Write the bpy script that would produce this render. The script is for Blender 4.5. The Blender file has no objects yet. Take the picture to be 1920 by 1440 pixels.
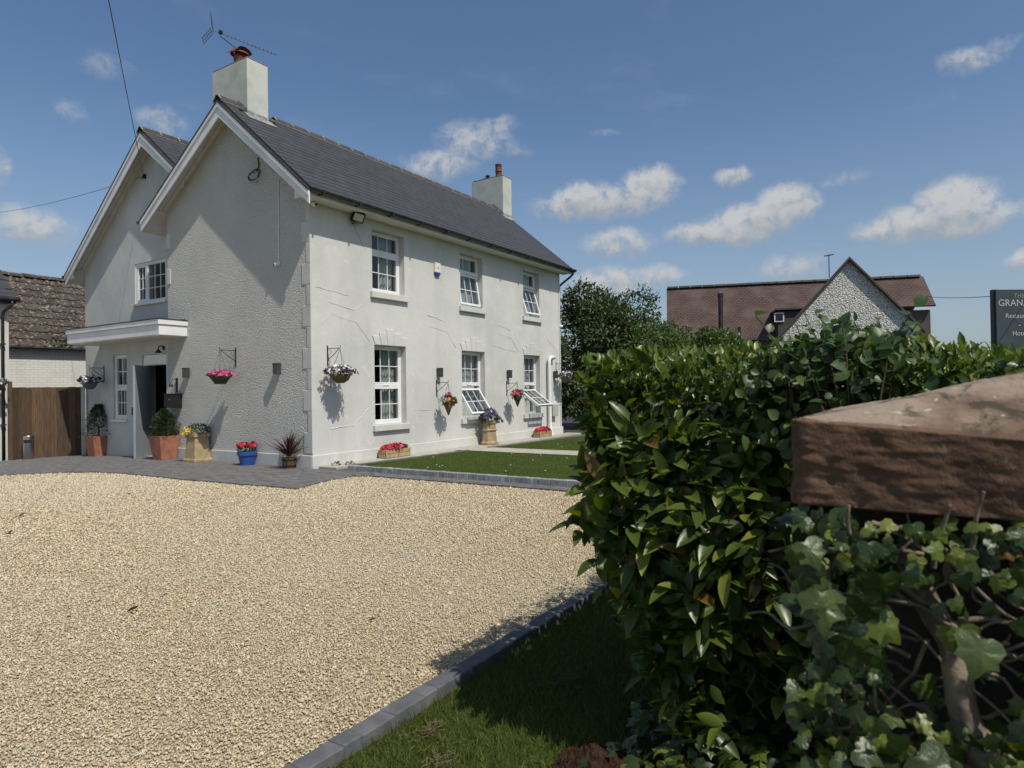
import bpy, bmesh, math, random
import numpy as np
from mathutils import Vector, Matrix, Euler
from math import sin, cos, pi, radians, sqrt, atan2

random.seed(7)
RNG = np.random.default_rng(11)
scene = bpy.context.scene
COL = scene.collection

# ---------------------------------------------------------------- camera
# world: origin at the foot of the house corner, +X along the long front, +Y along the gable, metres
CAM = Vector((-8.4796, -9.8647, 1.45))
A, PITCH, ROLL, FPX = radians(57.50), radians(0.469), radians(-0.8793), 1241.09
fwd_l = Vector((sin(A), cos(A), 0)); right_l = Vector((cos(A), -sin(A), 0)); up_l = Vector((0, 0, 1))
fwd = fwd_l * cos(PITCH) + up_l * sin(PITCH)
up0 = -fwd_l * sin(PITCH) + up_l * cos(PITCH)
rgt = right_l * cos(ROLL) + up0 * sin(ROLL)
upv = -right_l * sin(ROLL) + up0 * cos(ROLL)
cd = bpy.data.cameras.new('camera')
cam = bpy.data.objects.new('camera', cd); COL.objects.link(cam)
cam.matrix_world = Matrix(((rgt.x, upv.x, -fwd.x, CAM.x), (rgt.y, upv.y, -fwd.y, CAM.y), (rgt.z, upv.z, -fwd.z, CAM.z), (0, 0, 0, 1)))
cd.sensor_fit = 'HORIZONTAL'; cd.sensor_width = 36; cd.lens = FPX / 1920 * 36
cd.clip_start = 0.05; cd.clip_end = 2000
cd.dof.use_dof = True; cd.dof.focus_distance = 11.0; cd.dof.aperture_fstop = 7.5
scene.camera = cam

# ---------------------------------------------------------------- light, sky, exposure
SUN = Vector((-0.28, -1.0, 1.45)).normalized()      # direction towards the sun
SUN_EL = math.asin(SUN.z); SUN_ROT = atan2(SUN.x, SUN.y)
sl = bpy.data.lights.new('sun', 'SUN'); sl.energy = 4.3; sl.angle = radians(0.53); sl.color = (1.0, 0.94, 0.84)
so = bpy.data.objects.new('sun', sl); COL.objects.link(so)
so.rotation_euler = SUN.to_track_quat('Z', 'Y').to_euler(); so.location = (-6, -20, 30)

scene.view_settings.view_transform = 'Standard'; scene.view_settings.look = 'None'
scene.view_settings.gamma = 1.0; scene.view_settings.use_curve_mapping = False
scene.view_settings.exposure = -0.08
scene.cycles.use_denoising = True
scene.cycles.max_bounces = 6; scene.cycles.diffuse_bounces = 3; scene.cycles.glossy_bounces = 3
scene.cycles.transmission_bounces = 4; scene.cycles.transparent_max_bounces = 8
scene.cycles.caustics_reflective = False; scene.cycles.caustics_refractive = False
scene.cycles.sample_clamp_indirect = 6.0

def sky():
    w = bpy.data.worlds.new('World'); scene.world = w; w.use_nodes = True
    w.cycles.sampling_method = 'MANUAL'; w.cycles.sample_map_resolution = 512
    nt = w.node_tree; nt.nodes.clear(); N = nt.nodes.new; L = nt.links.new
    def math_(op, a, b=None, clamp=False):
        n = N('ShaderNodeMath'); n.operation = op; n.use_clamp = clamp
        for i, s in enumerate((a, b)):
            if s is None: continue
            if isinstance(s, (int, float)): n.inputs[i].default_value = s
            else: L(s, n.inputs[i])
        return n.outputs[0]
    def vec(op, a, b):
        n = N('ShaderNodeVectorMath'); n.operation = op
        for i, s in enumerate((a, b)):
            if s is None: continue
            if isinstance(s, tuple): n.inputs[i].default_value = s
            else: L(s, n.inputs[i])
        return n.outputs['Value'] if op == 'LENGTH' else n.outputs[0]
    def ramp(v, a, b, c=0.0, d=1.0, kind='SMOOTHSTEP'):
        n = N('ShaderNodeMapRange'); n.interpolation_type = kind; L(v, n.inputs[0])
        for i, x in zip((1, 2, 3, 4), (a, b, c, d)): n.inputs[i].default_value = x
        return n.outputs[0]
    tc = N('ShaderNodeTexCoord'); sep = N('ShaderNodeSeparateXYZ'); L(tc.outputs['Generated'], sep.inputs[0])
    DEG = 180 / pi
    az = math_('MULTIPLY', math_('ARCTAN2', sep.outputs[0], sep.outputs[1]), DEG)
    el = math_('MULTIPLY', math_('ARCSINE', sep.outputs[2]), DEG)
    ae = N('ShaderNodeCombineXYZ'); L(az, ae.inputs[0]); L(el, ae.inputs[1])
    n1 = N('ShaderNodeTexNoise'); n1.inputs['Scale'].default_value = 0.42; n1.inputs['Detail'].default_value = 6; n1.inputs['Roughness'].default_value = 0.62
    L(ae.outputs[0], n1.inputs['Vector'])
    warp = vec('SCALE', vec('SUBTRACT', n1.outputs['Color'], (0.5, 0.5, 0.5)), None)
    warp.node.inputs['Scale'].default_value = 1.7
    p = vec('ADD', ae.outputs[0], warp)
    # single clouds: azimuth, elevation, half width, half height in degrees, thickness
    clouds = [(54.6, 20.6, 3.6, 1.7, .62), (51.6, 18.8, 3.6, 1.2, .66), (56.6, 21.8, 1.8, 1.0, .5), (57.6, 19.9, 2.2, .8, .4),
        (65.2, 15.4, 5.6, 1.3, .95), (69.4, 16.6, 2.6, 1.5, 1.0), (63.9, 15.9, 3.0, 1.25, .95), (66.8, 12.2, 3.2, 1.3, .75), (76.3, 16.7, 1.5, .8, .75),
        (77.2, 12.9, 3.1, 1.6, 1.05), (80.1, 14.0, 2.4, 1.7, 1.1), (74.2, 12.6, 3.4, 1.1, .9), (90.5, 11.6, 5.0, 1.4, 1.05), (91.5, 13.0, 2.6, 1.4, 1.0),
        (87.6, 11.4, 2.8, .8, .85), (92.6, 21.8, 2.3, .8, .6), (94.2, 22.2, 1.6, .5, .4), (84.3, 15.5, 2.2, .6, .4), (65.9, 8.9, 3.6, 1.3, .85), (69.9, 9.4, 2.8, .9, .7),
        (80.4, 9.2, 3.0, 1.3, .55), (29.7, 20.1, 2.0, 1.3, .48), (24.0, 19.9, 1.4, .9, .36), (26.2, 23.2, 2.1, 1.0, .36), (21.6, 11.8, 2.8, 1.4, .75),
        (19.6, 15.4, .9, 1.5, .6), (65.9, 20.9, 1.4, .4, .36), (95.4, 8.3, 1.1, .7, .8), (61.7, 7.6, 3.0, 1.0, .5), (87.0, 5.4, 5.0, 1.0, .35)]
    # the same kind of fair-weather clouds goes on round the rest of the sky
    rr = random.Random(5)
    a = 104.0
    while a < 370:
        clouds.append((((a + 180) % 360) - 180, rr.uniform(9, 20), rr.uniform(2.5, 5), rr.uniform(1.0, 1.8), rr.uniform(.5, 1.0))); a += rr.uniform(11, 17)
    tot = num = den = None
    for (a0, e0, hw, hh, th) in clouds:
        q = vec('MULTIPLY', vec('SUBTRACT', p, (a0, e0, 0)), (1 / (hw * 1.16), 1 / (hh * 1.18), 0))
        m = ramp(vec('LENGTH', q, None), 1.30, 0.25, 0, th * 1.06)
        sy = N('ShaderNodeSeparateXYZ'); L(q, sy.inputs[0]); t = math_('MULTIPLY', sy.outputs[1], m)
        if tot is None: tot, num, den = m, t, m
        else: tot, num, den = math_('MAXIMUM', tot, m), math_('ADD', num, t), math_('ADD', den, m)
    lit = math_('DIVIDE', num, math_('ADD', den, 0.02))          # +1 at a cloud's top, -1 at its base
    n2 = N('ShaderNodeTexNoise'); n2.inputs['Scale'].default_value = 0.9; n2.inputs['Detail'].default_value = 8; n2.inputs['Roughness'].default_value = 0.6
    L(p, n2.inputs['Vector'])
    n3 = N('ShaderNodeTexNoise'); n3.inputs['Scale'].default_value = 0.16; n3.inputs['Detail'].default_value = 7; n3.inputs['Roughness'].default_value = 0.62
    mp = N('ShaderNodeMapping'); mp.inputs['Scale'].default_value = (0.5, 1.4, 1); L(ae.outputs[0], mp.inputs[0]); L(mp.outputs[0], n3.inputs['Vector'])
    dens = math_('MULTIPLY', tot, ramp(n2.outputs['Fac'], 0.27, 0.62, 0.52, 1.16))
    dens = ramp(dens, 0.10, 1.0, 0, 0.93)
    veil = ramp(n3.outputs['Fac'], 0.55, 0.8, 0, 0.12)
    dens = math_('MAXIMUM', dens, veil)
    st = N('ShaderNodeTexSky'); st.sky_type = 'NISHITA'; st.sun_disc = False
    st.sun_elevation = SUN_EL; st.sun_rotation = SUN_ROT; st.altitude = 60; st.air_density = 1.0; st.dust_density = 1.3; st.ozone_density = 1.6
    sm = N('ShaderNodeHueSaturation'); sm.inputs['Saturation'].default_value = 1.12; sm.inputs['Value'].default_value = 0.84; L(st.outputs[0], sm.inputs['Color'])
    hz = N('ShaderNodeMix'); hz.data_type = 'RGBA'; L(ramp(el, 0, 24, .55, 0), hz.inputs[0]); L(sm.outputs[0], hz.inputs[6]); hz.inputs[7].default_value = (2.5, 3.1, 3.9, 1)
    mix = N('ShaderNodeMix'); mix.data_type = 'RGBA'; L(dens, mix.inputs[0]); L(hz.outputs[2], mix.inputs[6])
    cc = N('ShaderNodeMix'); cc.data_type = 'RGBA'; L(ramp(math_('ADD', lit, math_('MULTIPLY', math_('SUBTRACT', n2.outputs['Fac'], 0.5), 1.6)), -0.75, 0.45), cc.inputs[0])
    cc.inputs[6].default_value = (2.7, 2.95, 3.25, 1); cc.inputs[7].default_value = (4.4, 4.45, 4.55, 1)
    L(cc.outputs[2], mix.inputs[7])
    bg = N('ShaderNodeBackground'); bg.inputs['Strength'].default_value = 0.135; L(mix.outputs[2], bg.inputs['Color'])
    out = N('ShaderNodeOutputWorld'); L(bg.outputs[0], out.inputs['Surface'])
sky()

# ---------------------------------------------------------------- materials
MATS = {}
def newmat(name):
    m = bpy.data.materials.new(name); m.use_nodes = True
    nt = m.node_tree; b = nt.nodes['Principled BSDF']; MATS[name] = m
    return m, nt, b
def rgba(c): return (c[0], c[1], c[2], 1)
def noise(nt, scale, detail=4, rough=0.55, vec=None, dist=0.0):
    n = nt.nodes.new('ShaderNodeTexNoise'); n.inputs['Scale'].default_value = scale; n.inputs['Detail'].default_value = detail
    n.inputs['Roughness'].default_value = rough; n.inputs['Distortion'].default_value = dist
    if vec is not None: nt.links.new(vec, n.inputs['Vector'])
    return n.outputs['Fac']
def mapr(nt, v, a, b, c=0.0, d=1.0, smooth=True):
    n = nt.nodes.new('ShaderNodeMapRange'); n.interpolation_type = 'SMOOTHSTEP' if smooth else 'LINEAR'
    nt.links.new(v, n.inputs[0])
    for i, x in zip((1, 2, 3, 4), (a, b, c, d)): n.inputs[i].default_value = x
    return n.outputs[0]
def mixc(nt, f, a, b, mode='MIX'):
    n = nt.nodes.new('ShaderNodeMix'); n.data_type = 'RGBA'; n.blend_type = mode
    for i, s in ((0, f), (6, a), (7, b)):
        if isinstance(s, (int, float)): n.inputs[i].default_value = s
        elif isinstance(s, tuple): n.inputs[i].default_value = rgba(s)
        else: nt.links.new(s, n.inputs[i])
    return n.outputs[2]
def mth(nt, op, a, b):
    n = nt.nodes.new('ShaderNodeMath'); n.operation = op
    for i, s in enumerate((a, b)):
        if isinstance(s, (int, float)): n.inputs[i].default_value = s
        else: nt.links.new(s, n.inputs[i])
    return n.outputs[0]
def pos(nt, scale=None):
    g = nt.nodes.new('ShaderNodeNewGeometry')
    if scale is None: return g.outputs['Position']
    m = nt.nodes.new('ShaderNodeMapping'); m.inputs['Scale'].default_value = scale; nt.links.new(g.outputs['Position'], m.inputs[0])
    return m.outputs[0]
def bump(nt, b, h, strength, dist=0.01, prev=None):
    n = nt.nodes.new('ShaderNodeBump'); n.inputs['Strength'].default_value = strength; n.inputs['Distance'].default_value = dist
    nt.links.new(h, n.inputs['Height'])
    if prev is not None: nt.links.new(prev, n.inputs['Normal'])
    nt.links.new(n.outputs[0], b.inputs['Normal'])
    return n.outputs[0]
def objrand(nt):
    return nt.nodes.new('ShaderNodeObjectInfo').outputs['Random']
def simple(name, c1, c2=None, rough=0.7, nscale=6, bscale=None, bstr=0.3, bdist=0.005, rnd=0.0, metal=0.0, spec=0.5, lo=0.35, hi=0.65, vscale=None, coat=0.0):
    m, nt, b = newmat(name)
    P = pos(nt, vscale)
    col = c1
    if c2 is not None: col = mixc(nt, mapr(nt, noise(nt, nscale, 5, 0.6, P), lo, hi), c1, c2)
    if rnd:
        r = mapr(nt, objrand(nt), 0, 1, 1 - rnd, 1 + rnd, False)
        hv = nt.nodes.new('ShaderNodeHueSaturation'); nt.links.new(r, hv.inputs['Value'])
        if isinstance(col, tuple): hv.inputs['Color'].default_value = rgba(col)
        else: nt.links.new(col, hv.inputs['Color'])
        col = hv.outputs[0]
    if isinstance(col, tuple): b.inputs['Base Color'].default_value = rgba(col)
    else: nt.links.new(col, b.inputs['Base Color'])
    b.inputs['Roughness'].default_value = rough; b.inputs['Metallic'].default_value = metal
    b.inputs['Specular IOR Level'].default_value = spec
    if coat: b.inputs['Coat Weight'].default_value = coat
    if bscale: bump(nt, b, noise(nt, bscale, 4, 0.6, P), bstr, bdist)
    return m

simple('upvc', (0.78, 0.79, 0.79), (0.70, 0.71, 0.70), 0.32, 3)
simple('trim_white', (0.74, 0.75, 0.76), (0.63, 0.64, 0.64), 0.45, 2.2, lo=.3, hi=.75)
simple('soffit_white', (0.66, 0.65, 0.61), (0.58, 0.57, 0.53), 0.6, 3)
simple('gutter_black', (0.013, 0.013, 0.014), (0.03, 0.03, 0.03), 0.35, 6)
simple('iron_black', (0.010, 0.010, 0.010), (0.022, 0.020, 0.019), 0.5, 30, spec=.25)
simple('lamp_grey', (0.035, 0.037, 0.04), (0.055, 0.055, 0.058), 0.4, 20)
simple('slate', (0.041, 0.043, 0.050), (0.052, 0.054, 0.062), 0.68, 4, 60, .25, .003, rnd=0.07, spec=.35)
simple('ridge', (0.038, 0.034, 0.032), (0.070, 0.060, 0.053), 0.8, 6, 70, .4, .004, rnd=0.2)
simple('mortar', (0.19, 0.17, 0.15), (0.12, 0.11, 0.10), 0.9, 14, 60, .5, .006)
simple('joint', (0.36, 0.34, 0.30), (0.26, 0.24, 0.22), 0.9, 14)
simple('lead', (0.16, 0.165, 0.17), (0.33, 0.33, 0.32), 0.6, 9, 30, .3)
simple('pot_red', (0.24, 0.075, 0.035), (0.15, 0.05, 0.028), 0.75, 9, 60, .3, .004)
simple('terracotta', (0.40, 0.165, 0.095), (0.30, 0.12, 0.075), 0.75, 6, 70, .25, .003, rnd=.05)
simple('buff_clay', (0.40, 0.31, 0.17), (0.27, 0.20, 0.11), 0.75, 7, 50, .4, .005, lo=.3, hi=.75)
simple('blue_glaze', (0.020, 0.065, 0.26), (0.028, 0.085, 0.32), 0.25, 5)
simple('barrel_wood', (0.15, 0.075, 0.035), (0.09, 0.045, 0.022), 0.7, 8, rnd=.15)
simple('trough_wood', (0.42, 0.31, 0.17), (0.30, 0.21, 0.11), 0.8, 10, 60, .4, rnd=.12)
simple('wicker', (0.17, 0.115, 0.05), (0.09, 0.06, 0.028), 0.9, 40, 120, .8, .006)
simple('basket_green', (0.035, 0.045, 0.028), (0.06, 0.06, 0.035), 0.85, 40, 120, .8, .006)
simple('basket_grey', (0.15, 0.145, 0.14), (0.09, 0.085, 0.085), 0.9, 40, 120, .8, .006)
simple('steel', (0.42, 0.43, 0.44), (0.36, 0.37, 0.38), 0.3, 3, metal=1.0)
simple('fence_wood', (0.105, 0.062, 0.030), (0.052, 0.031, 0.016), 0.8, 5, 40, .6, .004, rnd=.5, vscale=(9, 9, 0.6), lo=.3, hi=.68)
simple('curtain', (0.62, 0.62, 0.60), None, 0.9)
simple('room', (0.12, 0.115, 0.11), None, 0.9)
simple('painted_dark', (0.012, 0.012, 0.012), None, 0.9)  # near-black colour standing for the darkness inside openings
simple('door_grey', (0.30, 0.33, 0.36), (0.26, 0.29, 0.32), 0.4, 3)
simple('lawn_kerb', (0.30, 0.305, 0.31), (0.21, 0.215, 0.22), 0.85, 7, 140, .4, .003, rnd=.2)
simple('kerb_grey', (0.125, 0.13, 0.137), (0.08, 0.085, 0.09), 0.85, 9, 140, .5, .003, rnd=.14)
simple('paver', (0.150, 0.146, 0.142), (0.098, 0.096, 0.094), 0.85, 9, 160, .5, .003, rnd=.16)
simple('paver_base', (0.06, 0.06, 0.06), (0.09, 0.085, 0.075), 0.95, 30)
simple('concrete', (0.42, 0.40, 0.34), (0.33, 0.31, 0.26), 0.9, 5, 90, .4, .004)
simple('alarm_cream', (0.72, 0.68, 0.55), None, 0.4)
simple('alarm_blue', (0.02, 0.05, 0.22), None, 0.35)
simple('lens', (0.01, 0.01, 0.012), None, 0.1)
simple('flood_glass', (0.55, 0.53, 0.47), (0.47, 0.45, 0.40), 0.2, 40)
simple('sign_panel', (0.036, 0.050, 0.060), (0.042, 0.057, 0.067), 0.45, 4)
simple('sign_ink', (0.42, 0.43, 0.42), None, 0.6)
simple('sign_ink_dim', (0.24, 0.26, 0.25), None, 0.6)
simple('aerial', (0.20, 0.21, 0.23), (0.12, 0.12, 0.13), 0.4, 20, metal=.7)
simple('cable', (0.02, 0.022, 0.028), None, 0.6)
simple('bark', (0.085, 0.065, 0.048), (0.042, 0.033, 0.026), 0.9, 14, 40, .8, .01, vscale=(1, 1, .4))
simple('ivy_stem', (0.24, 0.185, 0.13), (0.10, 0.075, 0.055), 0.85, 30, 60, .8, .004)
simple('shaft_stone', (0.045, 0.036, 0.030), (0.022, 0.019, 0.017), 0.95, 10, 50, .8, .01)
simple('twig', (0.10, 0.075, 0.04), (0.06, 0.06, 0.025), 0.8, 20)
simple('meter_grey', (0.42, 0.43, 0.42), None, 0.5)
simple('dead_leaf', (0.13, 0.045, 0.02), (0.08, 0.04, 0.02), 0.8, 40, rnd=.3)
simple('neighbour_trim', (0.055, 0.05, 0.046), (0.08, 0.07, 0.06), 0.8, 6)
simple('hedge_shade_core', (0.004, 0.006, 0.003), (0.010, 0.010, 0.006), 1.0, 20)  # near-black fill colour for the shade inside the hedge
simple('earth', (0.06, 0.05, 0.035), (0.035, 0.03, 0.02), 1.0, 8)
simple('thatch', (0.13, 0.115, 0.055), (0.085, 0.08, 0.03), 0.9, 60)
simple('petal_white', (0.72, 0.70, 0.70), None, 0.6)
simple('petal_dark', (0.014, 0.008, 0.026), (0.035, 0.014, 0.055), 0.6, 60)
simple('petal_pink', (0.52, 0.035, 0.19), (0.62, 0.10, 0.28), 0.6, 60)
simple('petal_red', (0.42, 0.012, 0.022), (0.52, 0.03, 0.05), 0.6, 60)
simple('petal_rose', (0.55, 0.07, 0.12), (0.42, 0.02, 0.05), 0.6, 60)
simple('petal_yellow', (0.66, 0.44, 0.03), None, 0.6)
simple('petal_orange', (0.66, 0.25, 0.02), None, 0.6)
simple('petal_violet', (0.045, 0.035, 0.14), (0.08, 0.06, 0.2), 0.6, 60)
simple('petal_maroon', (0.10, 0.010, 0.025), None, 0.6)

def mat_render():          # smooth painted render of the long front and the chimneys
    m, nt, b = newmat('render_cream')
    P = pos(nt)
    big = mapr(nt, noise(nt, 0.55, 6, 0.6, P), .35, .7)
    col = mixc(nt, big, (0.60, 0.60, 0.562), (0.495, 0.502, 0.473))
    streak = mapr(nt, noise(nt, 1.0, 5, 0.6, pos(nt, (2.2, 2.2, .25))), .48, .72, 0, .5)
    col = mixc(nt, streak, col, (0.47, 0.475, 0.445))
    patch = mapr(nt, noise(nt, 3.0, 6, 0.7, P, 0.6), .54, .72, 0, .55)
    col = mixc(nt, patch, col, (0.68, 0.67, 0.625))
    col = mixc(nt, mapr(nt, noise(nt, 9, 5, .7, P, .8), .56, .7, 0, .3), col, (0.50, 0.50, 0.46))
    nt.links.new(col, b.inputs['Base Color']); b.inputs['Roughness'].default_value = .85; b.inputs['Specular IOR Level'].default_value = .25
    n = bump(nt, b, noise(nt, 5, 5, .6, P, .4), .35, .02)
    bump(nt, b, noise(nt, 60, 3, .6, P), .25, .003, n)
def mat_chimney():
    m, nt, b = newmat('render_chimney')
    P = pos(nt)
    col = mixc(nt, mapr(nt, noise(nt, 2.2, 6, .65, P), .35, .7), (0.52, 0.535, 0.49), (0.40, 0.43, 0.38))
    nt.links.new(col, b.inputs['Base Color']); b.inputs['Roughness'].default_value = .9
    bump(nt, b, noise(nt, 30, 5, .65, P), .35, .006)
def mat_smooth():          # greyer smooth render of the gables, porch, quoins and plinth
    m, nt, b = newmat('render_grey')
    P = pos(nt)
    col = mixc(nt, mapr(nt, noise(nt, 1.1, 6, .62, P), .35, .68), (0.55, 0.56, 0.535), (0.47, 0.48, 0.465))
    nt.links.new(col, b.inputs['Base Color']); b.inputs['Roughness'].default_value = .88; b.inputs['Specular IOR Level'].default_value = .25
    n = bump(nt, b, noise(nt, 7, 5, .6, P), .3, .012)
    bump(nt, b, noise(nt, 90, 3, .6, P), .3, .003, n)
def mat_roughcast(name, c1, c2, scale, strength, spots=None):
    m, nt, b = newmat(name)
    P = pos(nt)
    v = nt.nodes.new('ShaderNodeTexVoronoi'); v.inputs['Scale'].default_value = scale; v.feature = 'SMOOTH_F1'
    nt.links.new(P, v.inputs['Vector']); h1 = v.outputs['Distance']
    h = mth(nt, 'ADD', mth(nt, 'MULTIPLY', h1, -1.0), mth(nt, 'MULTIPLY', noise(nt, scale * .8, 4, .6, P), .9))
    col = mixc(nt, mapr(nt, noise(nt, .9, 5, .6, P), .35, .68), c1, c2)
    if spots: col = mixc(nt, mapr(nt, noise(nt, scale * .9, 3, .6, P), .45, .60, 0, .95), col, spots)
    nt.links.new(col, b.inputs['Base Color']); b.inputs['Roughness'].default_value = .9; b.inputs['Specular IOR Level'].default_value = .2
    bump(nt, b, h, strength, .032)
mat_render(); mat_chimney(); mat_smooth()
mat_roughcast('roughcast', (0.69, 0.69, 0.645), (0.61, 0.61, 0.575), 58, 1.0, (0.50, 0.505, 0.475))
mat_roughcast('pebbledash_far', (0.68, 0.67, 0.63), (0.60, 0.59, 0.56), 26, 1.0, (0.27, 0.265, 0.25))

def mat_glass():
    m, nt, b = newmat('glass'); nt.nodes.remove(b); o = nt.nodes['Material Output']
    tr = nt.nodes.new('ShaderNodeBsdfTransparent'); tr.inputs[0].default_value = (.80, .83, .83, 1)
    gl = nt.nodes.new('ShaderNodeBsdfGlossy'); gl.inputs['Roughness'].default_value = .02
    lw = nt.nodes.new('ShaderNodeLayerWeight'); lw.inputs['Blend'].default_value = .5
    fm = mapr(nt, mth(nt, 'POWER', lw.outputs['Facing'], 4.0), 0, 1, .045, 1, False)
    mx = nt.nodes.new('ShaderNodeMixShader'); nt.links.new(fm, mx.inputs[0]); nt.links.new(tr.outputs[0], mx.inputs[1]); nt.links.new(gl.outputs[0], mx.inputs[2])
    nt.links.new(mx.outputs[0], o.inputs['Surface'])
mat_glass()

def mat_leaf(name, c_dark, c_mid, c_new, rough=.35, trans=.22, spec=.5, dead=False, veins=False):
    m, nt, b = newmat(name); o = nt.nodes['Material Output']
    at = nt.nodes.new('ShaderNodeAttribute'); at.attribute_name = 'rnd'
    r = mth(nt, 'FRACT', mth(nt, 'ADD', at.outputs['Fac'], objrand(nt)), 0.0)
    col = mixc(nt, mapr(nt, r, 0, .75, 0, 1, False), c_dark, c_mid)
    col = mixc(nt, mapr(nt, r, .80, 1.0), col, c_new)
    if dead: col = mixc(nt, mapr(nt, r,   .014, .010), col, (.17, .10, .03))
    nt.links.new(col, b.inputs['Base Color']); b.inputs['Roughness'].default_value = rough; b.inputs['Specular IOR Level'].default_value = spec
    if veins: bump(nt, b, noise(nt, 260, 3, .6, pos(nt)), .35, .002)
    t = nt.nodes.new('ShaderNodeBsdfTranslucent')
    hv = nt.nodes.new('ShaderNodeHueSaturation'); hv.inputs['Value'].default_value = 1.6; hv.inputs['Saturation'].default_value = 1.15; nt.links.new(col, hv.inputs['Color'])
    nt.links.new(hv.outputs[0], t.inputs['Color'])
    mx = nt.nodes.new('ShaderNodeMixShader'); mx.inputs[0].default_value = trans
    nt.links.new(b.outputs[0], mx.inputs[1]); nt.links.new(t.outputs[0], mx.inputs[2]); nt.links.new(mx.outputs[0], o.inputs['Surface'])
mat_leaf('leaf_laurel', (0.034, 0.060, 0.012), (0.090, 0.132, 0.022), (0.23, 0.25, 0.04), .34, .30, .42, True)
mat_leaf('leaf_laurel_new', (0.075, 0.125, 0.022), (0.13, 0.185, 0.034), (0.26, 0.29, 0.06), .35, .38)
mat_leaf('leaf_bramble', (0.035, 0.068, 0.022), (0.068, 0.115, 0.034), (0.14, 0.18, 0.045), .45, .3)
mat_leaf('leaf_ivy', (0.018, 0.036, 0.010), (0.052, 0.082, 0.018), (0.15, 0.18, 0.03), .36, .2, .5, True, True)
mat_leaf('leaf_ivy_new_sunlit', (0.08, 0.12, 0.02), (0.14, 0.18, 0.03), (0.22, 0.24, 0.05), .4, .3, .5, False, True)  # lighter ivy: young leaves, also massed as painted sun patches
mat_leaf('leaf_tree', (0.034, 0.055, 0.017), (0.064, 0.092, 0.026), (0.12, 0.145, 0.04), .55, .22)
mat_leaf('leaf_bush', (0.045, 0.082, 0.018), (0.075, 0.125, 0.026), (0.13, 0.18, 0.04), .5, .3)
mat_leaf('leaf_conifer', (0.014, 0.028, 0.011), (0.035, 0.060, 0.018), (0.075, 0.10, 0.028), .6, .15)
mat_leaf('leaf_bedding', (0.025, 0.05, 0.012), (0.05, 0.085, 0.018), (0.10, 0.13, 0.03), .5, .25)
mat_leaf('leaf_cordyline', (0.030, 0.010, 0.012), (0.065, 0.022, 0.024), (0.11, 0.05, 0.04), .4, .15)
mat_leaf('grass_blade', (0.068, 0.092, 0.018), (0.12, 0.148, 0.03), (0.20, 0.20, 0.065), .6, .4, .3)
mat_leaf('lawn_blade', (0.065, 0.098, 0.016), (0.10, 0.138, 0.024), (0.14, 0.155, 0.038), .65, .35, .3)

def mat_gravel():
    m, nt, b = newmat('gravel_stone')
    at = nt.nodes.new('ShaderNodeAttribute'); at.attribute_name = 'rnd'
    r = at.outputs['Fac']
    cr = nt.nodes.new('ShaderNodeValToRGB'); nt.links.new(r, cr.inputs[0]); e = cr.color_ramp.elements
    e[0].position = 0; e[0].color = (0.20, 0.155, 0.09, 1); e[1].position = 1; e[1].color = (0.80, 0.71, 0.53, 1)
    for p_, c in ((.16, (.42, .345, .22)), (.45, (.57, .47, .295)), (.75, (.66, .55, .36)), (.92, (.50, .475, .40))):
        x = e.new(p_); x.color = rgba(c)
    big = mapr(nt, noise(nt, .28, 4, .55, pos(nt)), .4, .68, 0, .55)
    col = mixc(nt, big, cr.outputs[0], (.56, .505, .385))
    nt.links.new(col, b.inputs['Base Color']); b.inputs['Roughness'].default_value = .85; b.inputs['Specular IOR Level'].default_value = .25
    bump(nt, b, noise(nt, 240, 3, .6, pos(nt)), .4, .002)
    m, nt, b = newmat('gravel_bed')
    P = pos(nt)
    v = nt.nodes.new('ShaderNodeTexVoronoi'); v.inputs['Scale'].default_value = 42; nt.links.new(P, v.inputs['Vector'])
    c1 = mixc(nt, mapr(nt, v.outputs['Color'], 0, 1, 0, 1, False), (.38, .31, .19), (.58, .48, .31))
    c2 = mixc(nt, mapr(nt, v.outputs['Distance'], .35, .75, 0, .7), c1, (.24, .19, .115))  # darker between cells: shade among the stones put into the colour
    big = mapr(nt, noise(nt, .28, 4, .55, P), .4, .68, 0, .55)
    nt.links.new(mixc(nt, big, c2, (.42, .39, .32)), b.inputs['Base Color']); b.inputs['Roughness'].default_value = .95
    bump(nt, b, mth(nt, 'MULTIPLY', v.outputs['Distance'], -1), .9, .012)
mat_gravel()

def mat_lawn(name, c1, c2, c3):
    m, nt, b = newmat(name)
    P = pos(nt)
    col = mixc(nt, mapr(nt, noise(nt, 30, 4, .7, P), .3, .7), c1, c2)
    col = mixc(nt, mapr(nt, noise(nt, 1.6, 5, .6, P), .5, .75, 0, .6), col, c3)
    nt.links.new(col, b.inputs['Base Color']); b.inputs['Roughness'].default_value = .95; b.inputs['Specular IOR Level'].default_value = .1
    bump(nt, b, noise(nt, 120, 3, .7, P), .8, .02)
mat_lawn('lawn_soil', (.040, .060, .012), (.065, .092, .018), (.09, .10, .03))
mat_lawn('field', (.05, .08, .02), (.08, .11, .03), (.10, .11, .04))

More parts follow.
